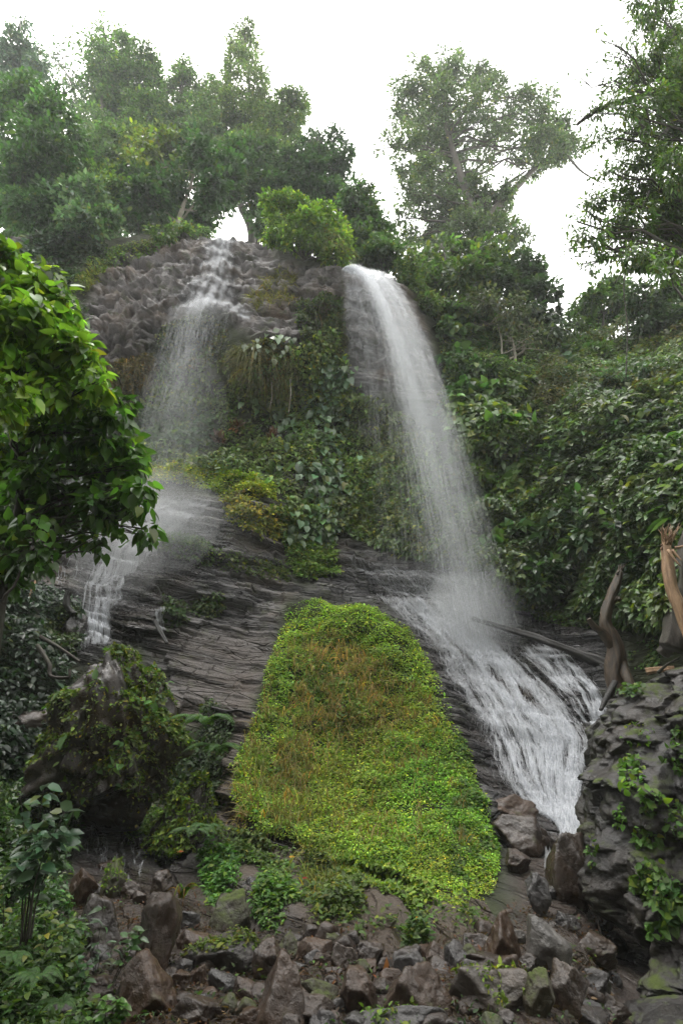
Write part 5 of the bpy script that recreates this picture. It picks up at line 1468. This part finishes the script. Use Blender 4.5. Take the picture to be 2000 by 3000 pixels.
# the loose rubble between them
GS = 'small loose stones in the rubble'
for k in range(190):
    cx = rng.uniform(180, 1800); cy = 2640 + 380 * rng.random() ** .7 + (0 if cx > 500 else -40)
    if 640 < cx < 1400 and cy < 2740: cy += 110
    w = rng.uniform(26, 80) * (.8 + (cy - 2600) / 900)
    stone('small_stone', 'small broken stone wedged in the rubble between the larger boulders', cx, cy, w, w * rng.uniform(.6, 1.0), ['rock_brown', 'rock_brown', 'rock_grey', 'rock_dark', 'rock_moss'][k % 5], 300 + k, GS, 'stone', tilt=rng.uniform(-30, 30), sub=4, planes=11)

# the two big mossy boulders at left
stone('mossy_boulder', 'huge moss covered boulder overhanging a dark hollow at left', 365, 2110, 420, 480, 'rock_dark', 203, None, cat='boulder', Y=8.75, deep=.8, dome=True, sub=6, rough=.13, planes=9, p=14,
      moss=[(14000, .055, (.085, .13, .022), .08, 'leaf', .12), (5000, .04, (.12, .125, .022), .0, 'bit', .35), (1300, .035, (.09, .10, .02), -.5, 'bit', .7), (900, .09, (.06, .13, .03), .2, 'leaf', .2)])
stone('mossy_boulder', 'smaller boulder with bright yellow green moss below the huge one', 535, 2375, 220, 220, 'rock_dark', 206, None, cat='boulder', Y=8.5, deep=.8, dome=True, sub=6, rough=.11, planes=9, p=16,
      moss=[(6000, .045, (.10, .16, .02), .15, 'leaf', .1), (900, .05, (.06, .10, .02), -.1, 'bit', .3)])

stone('boulder', 'black rock under the overhang of the huge mossy boulder', 330, 2330, 300, 200, 'rock_dark', 209, GBO, Y=9.2)
# the great outcrop at right
root = thing('rock_outcrop', at(1950, 3000, 5.6), 'massive lumpy dark outcrop with an overhang at the right edge', 'rock')
py = np.linspace(1925, 3120, 230)
xl = np.interp(py, [1925, 1965, 2000, 2060, 2110, 2170, 2270, 2320, 2380, 2450, 2550, 2640, 2690, 2740, 2800, 2900, 3000, 3120],
               [2120, 1945, 1880, 1815, 1785, 1755, 1715, 1692, 1705, 1722, 1736, 1750, 1790, 1850, 1900, 1905, 1885, 1870])
yc = np.interp(py, [1925, 2000, 2300, 2700, 3000, 3120], [8.2, 8.0, 7.3, 6.6, 5.7, 5.3])
th = np.linspace(0, 2 * math.pi, 260, endpoint=False)
C = at((xl + 2360) / 2, py, yc)
ax = (2360 - xl) / 2 * mpp(py, yc)
ring = np.stack([-np.cos(th), -np.sin(th) * .72, 0 * th], -1)
V = C[:, None] + ring[None] * ax[:, None, None]
on = norm(ring)[None] * np.ones((len(py), 1, 1))
q_ = V + .25 * np.stack([vnoise(V * 1.3, 81), vnoise(V * 1.3, 82), vnoise(V * 1.3, 83)], -1)
w1, w2 = worley(q_ * np.array([1.7, 1.7, 2.1]), 84); w3, w4 = worley(q_ * 4.2, 87)
def facets(p, seed):
    """angular blocks: each cell is a tilted flat face of its own"""
    i = np.floor(p).astype(np.int64)
    best = np.full(p.shape[:-1], 9.0); sec = best.copy(); val = np.zeros(p.shape[:-1])
    for dx in (-1, 0, 1):
        for dy in (-1, 0, 1):
            for dz in (-1, 0, 1):
                a, b, c = i[..., 0] + dx, i[..., 1] + dy, i[..., 2] + dz
                fpt = np.stack([a + _hash(a, b, c, seed), b + _hash(a, b, c, seed + 1), c + _hash(a, b, c, seed + 2)], -1)
                tl = np.stack([_hash(a, b, c, seed + 3), _hash(a, b, c, seed + 4), _hash(a, b, c, seed + 5)], -1) - .5
                e = p - fpt; d = np.linalg.norm(e, axis=-1)
                m = d < best
                sec = np.where(m, best, np.minimum(sec, d))
                val = np.where(m, (e * tl).sum(-1) * 1.3 + .8 * (_hash(a, b, c, seed + 6) - .5), val)
                best = np.where(m, d, best)
    return val - .45 * np.clip(.12 - (sec - best), 0, 1) * 3


V = V + on * (.30 * facets(q_ * np.array([1.25, 1.25, .85]), 84) + .14 * (.55 - w1) + .14 * facets(q_ * np.array([2.9, 2.9, 2.1]), 97) + .06 * facets(q_ * 6.5, 107) + .10 * fbm(V * 1.6, 3, 86) + .04 * fbm(V * 7, 4, 88))[..., None]
ii = np.arange(len(py) - 1)[:, None] * 260; kk = np.arange(260)[None]; k2 = (kk + 1) % 260
mb = MB(); mb.add(V.reshape(-1, 3), None, np.stack([ii + kk, ii + k2, ii + 260 + k2, ii + 260 + kk], -1).reshape(-1, 4))
top = MB()
mb.add(np.vstack([V[0], V[0].mean(0)[None]]), [[260, (j + 1) % 260, j] for j in range(260)])
mb.build('rock', M['outcrop'], root)
OV, ON = V, norm(np.cross(np.roll(V, -1, 1) - np.roll(V, 1, 1), np.gradient(V, axis=0)))
ON = np.where((ON * on).sum(-1, keepdims=True) < 0, -ON, ON)
OPX = 1000 + FPX * OV[..., 0] / ((OV[..., 1]) * CP + (OV[..., 2] - CAMZ) * SP)
OPY = 1500 - FPX * (-(OV[..., 1]) * SP + (OV[..., 2] - CAMZ) * CP) / ((OV[..., 1]) * CP + (OV[..., 2] - CAMZ) * SP)
GO = 'small plants rooted on the outcrop'
for lab, cx, cy, rx, ry, n, sz, c in (
    ('patch of round bright leaves near the top of the outcrop', 1850, 2265, 34, 46, 110, .055, (.10, .20, .03)), ('trailing round leaves right of the round bright patch', 1905, 2345, 26, 32, 34, .06, (.09, .18, .03)),
    ('feathery little plant below the round bright patch', 1816, 2392, 18, 30, 60, .04, (.08, .16, .025)), ('leafy clump halfway down the outcrop', 1895, 2460, 38, 26, 60, .055, (.085, .17, .03)),
    ('tall bushy plant above the overhang', 1900, 2590, 40, 60, 260, .05, (.07, .135, .025)), ('big leaved plant hanging over the overhang at right', 1965, 2650, 36, 60, 110, .075, (.06, .12, .028)),
    ('sparse seedlings on the upper face of the outcrop', 1870, 2150, 40, 34, 40, .045, (.09, .16, .03)), ('ivy like leaves at the right edge of the outcrop', 1985, 2200, 24, 70, 80, .06, (.07, .14, .03)),
    ('low tuft beside the hidden top of the outcrop', 1845, 2020, 36, 20, 70, .07, (.07, .13, .04)), ('small ferny tuft on the left flank of the outcrop', 1740, 2500, 14, 40, 50, .04, (.06, .12, .025)),
    ('pale leaves trailing below the overhang edge', 1930, 2720, 30, 30, 50, .06, (.08, .16, .03)), ('scattered leaves along the middle right of the outcrop', 1975, 2400, 30, 50, 60, .05, (.07, .14, .03))):
    d = ((OPX - cx) / rx) ** 2 + ((OPY - cy) / ry) ** 2
    vis = (ON * (CAMP - OV)).sum(-1) > 0
    c_ = np.argwhere((d < 1.2) & vis)
    if len(c_) < 4: continue
    n = int(n * 1.5)
    i = c_[rng.integers(0, len(c_), n)]
    P0 = OV[i[:, 0], i[:, 1]]; Nn = ON[i[:, 0], i[:, 1]]
    pr = thing('rock_plant', P0.mean(0), lab, 'plant', GO)
    cb = MB()
    nn = norm(Nn * .8 + UPV * .4 + rng.normal(0, .4, (n, 3)))
    leaves(cb, P0 + Nn * (.05 * rng.random(n) + .01)[:, None], norm(Nn * .4 - UPV * .5 + rng.normal(0, .6, (n, 3))), nn, sz * np.exp(rng.normal(0, .25, n)), 'heart', leafcol(c, n, .22, .1))
    cb.build('leaves', M['leaf_matt'], pr)
    wb = MB()
    for k in range(0, n, 6):
        tube(wb, limb_curve(P0.mean(0), P0[k] + Nn[k] * .03, .02), .003, 4, cap=False)
    wb.build('stem', M['bark'], pr)

# water threads between the lower right boulders
SW = MB()
def spout(pts, n, w, spread):
    q = np.array([at(*p) for p in pts])
    for k in range(n):
        o = rng.normal(0, spread, 3)
        c = smooth_line(q + o + rng.normal(0, spread * .4, q.shape), 10)
        a = rng.integers(0, 6); c = c[a:a + rng.integers(3, 5)]
        sd = norm(np.cross(c[-1] - c[0], np.array([0, 1, .2]))); ww = w * rng.uniform(.4, 1.4) * np.sin(np.linspace(.3, 2.8, len(c)))[:, None]
        SW.add(np.stack([c - sd * ww, c + sd * ww], 1).reshape(-1, 3), None, [[2 * i, 2 * i + 1, 2 * i + 3, 2 * i + 2] for i in range(len(c) - 1)], (.8, .8, .8))
spout([(1655, 2462, 7.9), (1690, 2500, 7.7), (1718, 2540, 7.55), (1726, 2610, 7.45)], 240, .012, .024)
spout([(1606, 2490, 7.8), (1608, 2540, 7.7), (1612, 2590, 7.6)], 110, .009, .02)
spout([(1716, 2630, 7.5), (1700, 2680, 7.3), (1692, 2700, 7.2)], 50, .006, .018)
spout([(1740, 2850, 6.0), (1775, 2890, 5.85), (1800, 2910, 5.8)], 40, .006, .018)
tag(SW.build('trickle_water', M['foam'], None, at(1690, 2560, 7.8)), 'white threads of water dropping between the black boulders at lower right', 'water', None, 'structure')

# ------------------------------------------------------------------ dead wood
def wood(name, label, pts, r0, r1, mat, cat='dead wood', group=None, parts=(), rough=.25, sides=10):
    P = np.array([at(*p) for p in pts])
    root = thing(name, P[0], label, cat, group)
    mb = MB(); c = smooth_line(P, 16 * len(P)); c = c + r0 * .14 * np.stack([vnoise(c * 3.1, 3), vnoise(c * 3.1, 4), vnoise(c * 3.1, 5)], -1); tube(mb, c, np.linspace(r0, r1, len(c)) * (1 + .18 * vnoise(c * 4.3, 9)), 22, rough=rough * 1.2, ridge=.16, seed=int(pts[0][0])); mb.build('trunk', M[mat], root)
    for nm, q, a, b, m2 in parts:
        mb = MB(); c = smooth_line(np.array([at(*p) for p in q]), 8 * len(q)); tube(mb, c, np.linspace(a, b, len(c)), 8, rough=.3, seed=int(q[0][0])); mb.build(nm, M[m2], root)
    return root


wood('fallen_log', 'long thin black log lying across the wet rock beside the cascade', [(1382, 1811, 12.7), (1500, 1846, 12.2), (1640, 1893, 11.5), (1785, 1950, 10.8)], .055, .095, 'dead_dark', 'log')
st_ = wood('dead_stump', 'dark forked dead stump standing at the right end of the black log', [(1806, 2050, 10.3), (1800, 1960, 10.4), (1798, 1890, 10.4), (1775, 1820, 10.4), (1788, 1750, 10.4), (1803, 1705, 10.4), (1812, 1676, 10.4)], .165, .06, 'dead', 'stump',
           parts=[('branch', [(1795, 1900, 10.4), (1765, 1855, 10.35), (1740, 1835, 10.3), (1724, 1812, 10.25)], .10, .04, 'dead'), ('branch', [(1790, 1765, 10.4), (1808, 1752, 10.35), (1814, 1758, 10.3)], .05, .035, 'dead'),
                  ('root', [(1818, 1930, 10.4), (1838, 1990, 10.2), (1858, 2020, 10.1), (1900, 2030, 9.9)], .10, .04, 'dead'), ('root', [(1800, 2000, 10.3), (1775, 2045, 10.1), (1758, 2080, 10.0)], .07, .03, 'dead_dark')])
mb = MB()
for k in range(9):
    b = at(1811 + rng.uniform(-6, 7), 1682, 10.38 + rng.uniform(-.04, .04)); e = at(1815 + rng.normal(0, 7), 1662 - rng.uniform(0, 14), 10.38)
    tube(mb, smooth_line([b, e], 4), np.linspace(.022, .004, 4), 5)
mb.build('splinters', M['dead'], st_)
bt = wood('split_trunk', 'pale orange splintered trunk leaning at the right edge', [(2030, 1880, 8.0), (1998, 1800, 8.05), (1972, 1740, 8.1), (1962, 1690, 8.1), (1955, 1640, 8.15), (1948, 1600, 8.2)], .105, .075, 'dead_pale', 'stump')
mb = MB()
for k in range(34):
    b = at(1948 + rng.uniform(-14, 16), 1600 + rng.uniform(-8, 12), 8.2 + rng.uniform(-.06, .06))
    e = at(1950 + rng.normal(10, 16), 1566 + rng.uniform(-34, 14), 8.15 + rng.uniform(-.1, .1))
    tube(mb, smooth_line([b, (b + e) / 2 + rng.normal(0, .02, 3), e], 6), np.linspace(.018, .003, 6), 4)
for q in ([(1955, 1612, 8.05), (1975, 1640, 7.98), (1992, 1658, 7.95)], [(1968, 1612, 8.05), (1982, 1628, 8.0), (1995, 1642, 7.95)], [(1975, 1606, 8.05), (1995, 1602, 8.0), (2005, 1596, 8.0)]):
    tube(mb, smooth_line([at(*p) for p in q], 8), np.linspace(.03, .008, 8), 5)
mb.build('splinters', M['dead_pale'], bt)
wood('grey_trunk', 'grey trunk half hidden behind the split trunk', [(1968, 1900, 8.7), (1985, 1800, 8.7), (2010, 1700, 8.7), (2030, 1500, 8.7)], .22, .16, 'bark', 'trunk')
GD = 'fallen branches and sticks'
wood('dead_branch', 'short orange brown log on top of the outcrop', [(1890, 1968, 9.0), (1930, 1962, 8.9), (1975, 1958, 8.8)], .045, .035, 'dead_pale', group=GD)
wood('dead_branch', 'thin greenish stick leaning over the outcrop top', [(1925, 1970, 8.6), (1955, 1945, 8.6), (1990, 1925, 8.6)], .02, .014, 'bark', group=GD)
wood('dead_branch', 'black curved stub standing beside the left cascade', [(215, 1800, 9.8), (198, 1778, 9.8), (196, 1750, 9.8), (202, 1732, 9.8)], .05, .045, 'dead_dark', group=GD)
wood('dead_branch', 'pale stick propped against the rock behind the left tree', [(84, 1758, 10.8), (100, 1715, 10.9), (125, 1675, 11.0)], .025, .03, 'dead_pale', group=GD)
wood('dead_branch', 'grey straight branch sloping down into the left hollow', [(118, 1864, 9.2), (180, 1900, 9.0), (236, 1938, 8.8)], .022, .018, 'bark', group=GD)
wood('dead_branch', 'dark crooked branch under the grey straight one', [(110, 1890, 9.0), (145, 1945, 8.9), (150, 1980, 8.85), (200, 1985, 8.7), (205, 1960, 8.7)], .03, .018, 'bark', group=GD)
wood('dead_branch', 'dark broken branch on top of the wet rock left of the slab', [(455, 1820, 11.6), (470, 1850, 11.5), (490, 1885, 11.4)], .045, .03, 'dead_dark', group=GD)
wood('dead_branch', 'thin dark roots along the foot of the grey slab', [(620, 2075, 10.8), (665, 2085, 10.7), (700, 2082, 10.7), (735, 2090, 10.6)], .035, .018, 'dead_dark', group=GD)
wood('dead_branch', 'dark stick lying at the left foot of the green mound', [(735, 2474, 8.6), (790, 2468, 8.6), (840, 2482, 8.5)], .022, .014, 'dead_dark', group=GD)
wood('dead_branch', 'thin twig slanting over the bare earth below the mound', [(1255, 2690, 7.2), (1272, 2715, 7.1), (1285, 2745, 7.0)], .008, .006, 'bark', group=GD)
wood('dead_branch', 'reddish twig in front of the black boulder', [(1722, 2650, 6.9), (1745, 2690, 6.8), (1758, 2732, 6.7)], .007, .005, 'dead', group=GD)
wood('dead_branch', 'slender grey stick by the bright central herbs', [(800, 2775, 6.2), (830, 2740, 6.3), (850, 2715, 6.4)], .010, .012, 'bark_pale', group=GD)
for lab, p, q in (('left one of two thin pale stems hanging in front of the dark overhang', (795, 1120, 15.6), (790, 1200, 15.6)), ('right one of two thin pale stems hanging in front of the dark overhang', (850, 1110, 15.5), (845, 1210, 15.6))):
    wood('hanging_root', lab, [p, ((p[0] + q[0]) / 2 + 4, (p[1] + q[1]) / 2, p[2]), q], .014, .010, 'bark_pale', 'root', 'roots hanging under the overhang')

# ------------------------------------------------------------------ single plants near the viewer
def fern(label, px, py_, n=9, length=.5, base=(.05, .11, .03), Y=None, group='ferns at lower left'):
    f = ground(px, py_) if Y is None else at(px, py_, Y)
    root = thing('fern', f, label, 'fern', group)
    for k in range(n):
        a = k / n * 6.283 + rng.uniform(-.3, .3)
        out = np.array([math.cos(a), math.sin(a) * .8 - .35, 0]); l = length * rng.uniform(.7, 1.15)
        s = np.linspace(0, 1, 26)[:, None]
        c = f + out * l * s * .95 + UPV * l * (1.0 * s - 1.05 * s ** 2) + np.array([0, 0, .02])
        fb = MB()
        tube(fb, c[::3], .003, 4, base, cap=False)
        T = norm(np.gradient(c, axis=0)); sd = norm(np.cross(T, UPV)); up = np.cross(sd, T)
        w = .34 * l * np.sin(np.pi * np.clip(s[:, 0] * .92 + .1, 0, 1)) ** .8 * .55
        for sg in (-1, 1):
            leaves(fb, c, sd * sg + T * .35 - UPV * .12, up, w, 'long', leafcol(base, 26, .15, .03), 1.25)
        fb.build('frond', M['leaf_matt'], root)


for lab, x, y, n, l, Y in (('fern arching beside the right end of the huge mossy boulder', 600, 2130, 9, .55, 8.4), ('fern hanging below the first one beside the bare slab', 640, 2210, 8, .45, 8.4), ('small fern under the bright mossy boulder', 570, 2450, 8, .32, 7.8),
                           ('fern tuft left of the small fern', 600, 2435, 7, .30, 7.9), ('pale fern on the herb bank beside the wet shelf', 190, 2500, 10, .25, 6.2), ('fern on the left bank below the pale one', 150, 2560, 9, .24, 5.8),
                           ('feathery fern at the bottom left corner', 110, 2880, 10, .17, 3.8), ('fern at the left edge above the corner', 40, 2820, 9, .16, 3.9), ('fern lowest in the corner beside the brown rock', 180, 2960, 9, .15, 3.8)):
    fern(lab, x, y, n, l, (.055, .115, .03), Y)


def stalk_plant(label, stems, leaf, base, r=.006, tpl='leaf', per=9, cat='plant', group=None, name='herb_plant', mat='leaf_gloss', top=.0, droop=.5, width=1.0):
    """upright stems (each a course in the photograph) with leaves in pairs along them"""
    f = at(*stems[0][0])
    root = thing(name, f, label, cat, group)
    wb, cb = MB(), MB()
    for s_ in stems:
        c = smooth_line([at(*p) for p in s_], 20)
        tube(wb, c, np.linspace(r, r * .4, 20), 5, (.03, .03, .02))
        k = np.clip((top + (1 - top) * rng.random(per)) * 19, 0, 19).astype(int); k[:3] = 19
        a = rng.random(per) * 6.283
        d = np.stack([np.cos(a), np.sin(a) * .7 - .3, .25 + 0 * a], -1) - UPV * droop * rng.random((per, 1))
        nn = norm(UPV + .5 * np.stack([0 * a, -1 + 0 * a, 0 * a], -1) + rng.normal(0, .3, (per, 3)))
        leaves(cb, c[k] + norm(d) * leaf * .15, d, nn, leaf * rng.uniform(.6, 1.2, per), tpl, leafcol(base, per, .25, .06), width)
    wb.build('stem', M['bark'], root)
    cb.build('leaves', M[mat], root)
    return root


stalk_plant('tall plant with glossy dark green lobed leaves in the lower left', [[(70, 2760, 4.3), (95, 2560, 4.3), (130, 2300, 4.3)], [(60, 2770, 4.35), (80, 2560, 4.4), (60, 2330, 4.4)], [(85, 2750, 4.25), (110, 2560, 4.2), (190, 2380, 4.2)], [(80, 2760, 4.3), (100, 2600, 4.25), (150, 2440, 4.2)],
            [(65, 2760, 4.3), (70, 2600, 4.3), (110, 2440, 4.25)], [(75, 2770, 4.3), (90, 2640, 4.3), (60, 2520, 4.25)], [(90, 2750, 4.3), (120, 2600, 4.3), (220, 2370, 4.3)]], .105, (.05, .095, .048), .007, 'leaf', 26, 'plant', None, 'leafy_plant', top=.55, droop=.9, width=1.15)
GPL = 'thin plants among the lower left stones'
stalk_plant('thin plant with lance shaped leaves in front of the glistening boulder', [[(280, 2880, 4.9), (285, 2780, 4.9), (305, 2660, 4.9)], [(275, 2890, 4.85), (300, 2800, 4.85), (350, 2760, 4.85)], [(285, 2890, 4.8), (270, 2800, 4.8), (262, 2690, 4.8)]], .10, (.05, .10, .04), .004, 'long', 12, group=GPL)
stalk_plant('plant with broader leaves in front of the tall dark boulder', [[(330, 2880, 4.7), (360, 2810, 4.7), (385, 2720, 4.7)], [(335, 2880, 4.7), (375, 2800, 4.7), (410, 2740, 4.7)]], .08, (.055, .12, .03), .004, 'leaf', 12, group=GPL)
stalk_plant('yellowing leafed seedling on the left bank', [[(130, 2780, 4.6), (140, 2710, 4.6), (150, 2670, 4.6)], [(135, 2790, 4.6), (170, 2740, 4.6), (195, 2710, 4.6)]], .075, (.14, .18, .03), .003, 'leaf', 10, group=GPL)
stalk_plant('bright seedling right of the yellowing one', [[(180, 2770, 4.7), (188, 2730, 4.7), (195, 2700, 4.7)]], .07, (.07, .15, .03), .003, 'leaf', 9, group=GPL)
stalk_plant('lone yellow leafed sprig at the left edge', [[(10, 2720, 4.2), (12, 2660, 4.2), (8, 2610, 4.2)]], .085, (.22, .24, .03), .003, 'leaf', 9, group=GPL)
stalk_plant('bushy bright herb beside the slanting slab at the bottom', [[(310, 3000, 4.1), (310, 2950, 4.1), (300, 2920, 4.1)], [(320, 3000, 4.1), (335, 2950, 4.1), (345, 2925, 4.1)], [(330, 3000, 4.1), (355, 2960, 4.1), (362, 2940, 4.1)]], .06, (.075, .16, .03), .003, 'leaf', 22, group=GPL)
stalk_plant('dark seedling below the thin lance leaved plant', [[(240, 2900, 4.5), (235, 2850, 4.5), (215, 2810, 4.5)], [(240, 2900, 4.5), (250, 2850, 4.5), (260, 2830, 4.5)]], .07, (.04, .09, .03), .003, 'leaf', 12, group=GPL)
stalk_plant('bright little seedling holding the orange leaf', [[(1128, 2885, 5.2), (1128, 2875, 5.2), (1130, 2868, 5.2)]], .06, (.07, .19, .02), .003, 'long', 6, name='seedling', cat='seedling')
tuft = thing('strap_tuft', at(520, 2640, 7.0), 'tuft of arching yellow green strap leaves beside the tall dark boulder', 'grass tuft')
sb = MB()
for k in range(16):
    b = at(530 + rng.normal(0, 8), 2630, 7.0); a = rng.uniform(-2.6, .5); l = rng.uniform(.3, .5)
    d = np.array([math.cos(a), -.35, 0]); s = np.linspace(0, 1, 9)[:, None]
    c = b + d * l * s * .7 + UPV * l * (1.3 * s - 1.5 * s ** 2); w = .012 * (1 - s * .9)
    sd = np.array([0, 1, .3]) * .7 + np.array([.3, 0, .6])
    sd = norm(np.cross(d, sd))
    sb.add(np.stack([c - sd * w, c + sd * w], 1).reshape(-1, 3), None, [[2 * i, 2 * i + 1, 2 * i + 3, 2 * i + 2] for i in range(8)], leafcol((.12, .2, .04) if k % 3 else (.28, .15, .05), 1, .2)[0])
sb.build('blades', M['leaf_matt'], tuft)
GF = 'single fallen leaves'
for lab, p, c, sz, up in (('orange leaf standing upright on the stones', (1128, 2866, 5.15), (.42, .17, .06), .12, 1), ('yellow leaf lying on the bare earth below the mound', (1240, 2722, None), (.50, .27, .03), .08, 0), ('dark red leaf between the central herbs', (884, 2648, None), (.18, .02, .02), .06, 0),
                          ('orange leaf between the stones left of the triangular slab', (562, 2912, 4.75), (.38, .13, .06), .07, 1), ('yellow orange leaf on the feathery herbs', (845, 2572, None), (.45, .25, .03), .07, 0), ('orange leaf caught on the green mound', (985, 1990, None), (.35, .18, .05), .09, 0),
                          ('small orange leaf on the wet shelf', (518, 2558, None), (.40, .12, .04), .08, 0)):
    P = ground(p[0], p[1]) + gnormal(p[0], p[1]) * .10 if p[2] is None else at(*p)
    b = MB()
    V, F = TPL['heart']
    leaves(b, P[None], np.array([[.15, -.1, 1.0]]) if up else np.array([[1.0, -.2, .15]]), np.array([[.3, -1.0, .1]]) if up else np.array([[0, -.6, 1.0]]), sz, 'heart', np.array([c]), .6)
    tag(b.build('fallen_leaf', M['dry'], None, P), lab, 'leaf', GF)

# ------------------------------------------------------------------ the wet air of the gorge
bm = bmesh.new()
bmesh.ops.create_cube(bm, size=1.0)
for v_ in bm.verts:
    v_.co = Vector((v_.co.x * 180, v_.co.y * 150 + 22, v_.co.z * 82 + 38))
me = bpy.data.meshes.new('haze'); bm.to_mesh(me); bm.free()
hz = bpy.data.objects.new('haze', me); COL.objects.link(hz)
m, nt = nodes('haze_air')
pv = N(nt, 'ShaderNodeVolumePrincipled')
pv.inputs['Color'].default_value = (.92, .94, .95, 1)
pv.inputs['Density'].default_value = 0.0013
o = N(nt, 'ShaderNodeOutputMaterial'); L(nt, pv.outputs[0], o.inputs['Volume'])
me.materials.append(m)
tag(hz, 'thin wet haze filling the gorge', 'haze', None, 'stuff')
S.cycles.volume_bounces = 1

# denser wet air where the falls break up
def puff(c, r, dens, label):
    bm = bmesh.new()
    bmesh.ops.create_icosphere(bm, subdivisions=4, radius=1)
    for v_ in bm.verts:
        k_ = 1 + .25 * float(vnoise(np.array([[v_.co.x * 1.3 + c[0], v_.co.y * 1.3, v_.co.z * 1.3 + c[2]]]), 60)[0])
        v_.co = Vector((v_.co.x * r[0] * k_, v_.co.y * r[1] * k_, v_.co.z * r[2] * k_))
    me = bpy.data.meshes.new('spray_haze'); bm.to_mesh(me); bm.free()
    ob = bpy.data.objects.new('spray_haze', me); COL.objects.link(ob); ob.location = c
    m, nt = nodes('spray_air')
    pv = N(nt, 'ShaderNodeVolumePrincipled'); pv.inputs['Color'].default_value = (.95, .96, .97, 1); pv.inputs['Density'].default_value = dens
    o = N(nt, 'ShaderNodeOutputMaterial'); L(nt, pv.outputs[0], o.inputs['Volume']); me.materials.append(m)
    tag(ob, label, 'mist', None, 'stuff')


puff(at(400, 1540, 13.0), (2.1, .9, 1.5), .16, 'soft cloud of spray over the left ledges')
puff(at(340, 1650, 12.2), (1.0, .6, 1.3), .16, 'soft cloud of spray on the small left cascade')
puff(at(1375, 1800, 12.7), (1.1, .8, 1.1), .16, 'soft cloud of spray where the right waterfall lands')
puff(at(530, 1200, 15.0), (1.3, .7, 2.4), .055, 'thin cloud of spray drifting down the left veil')
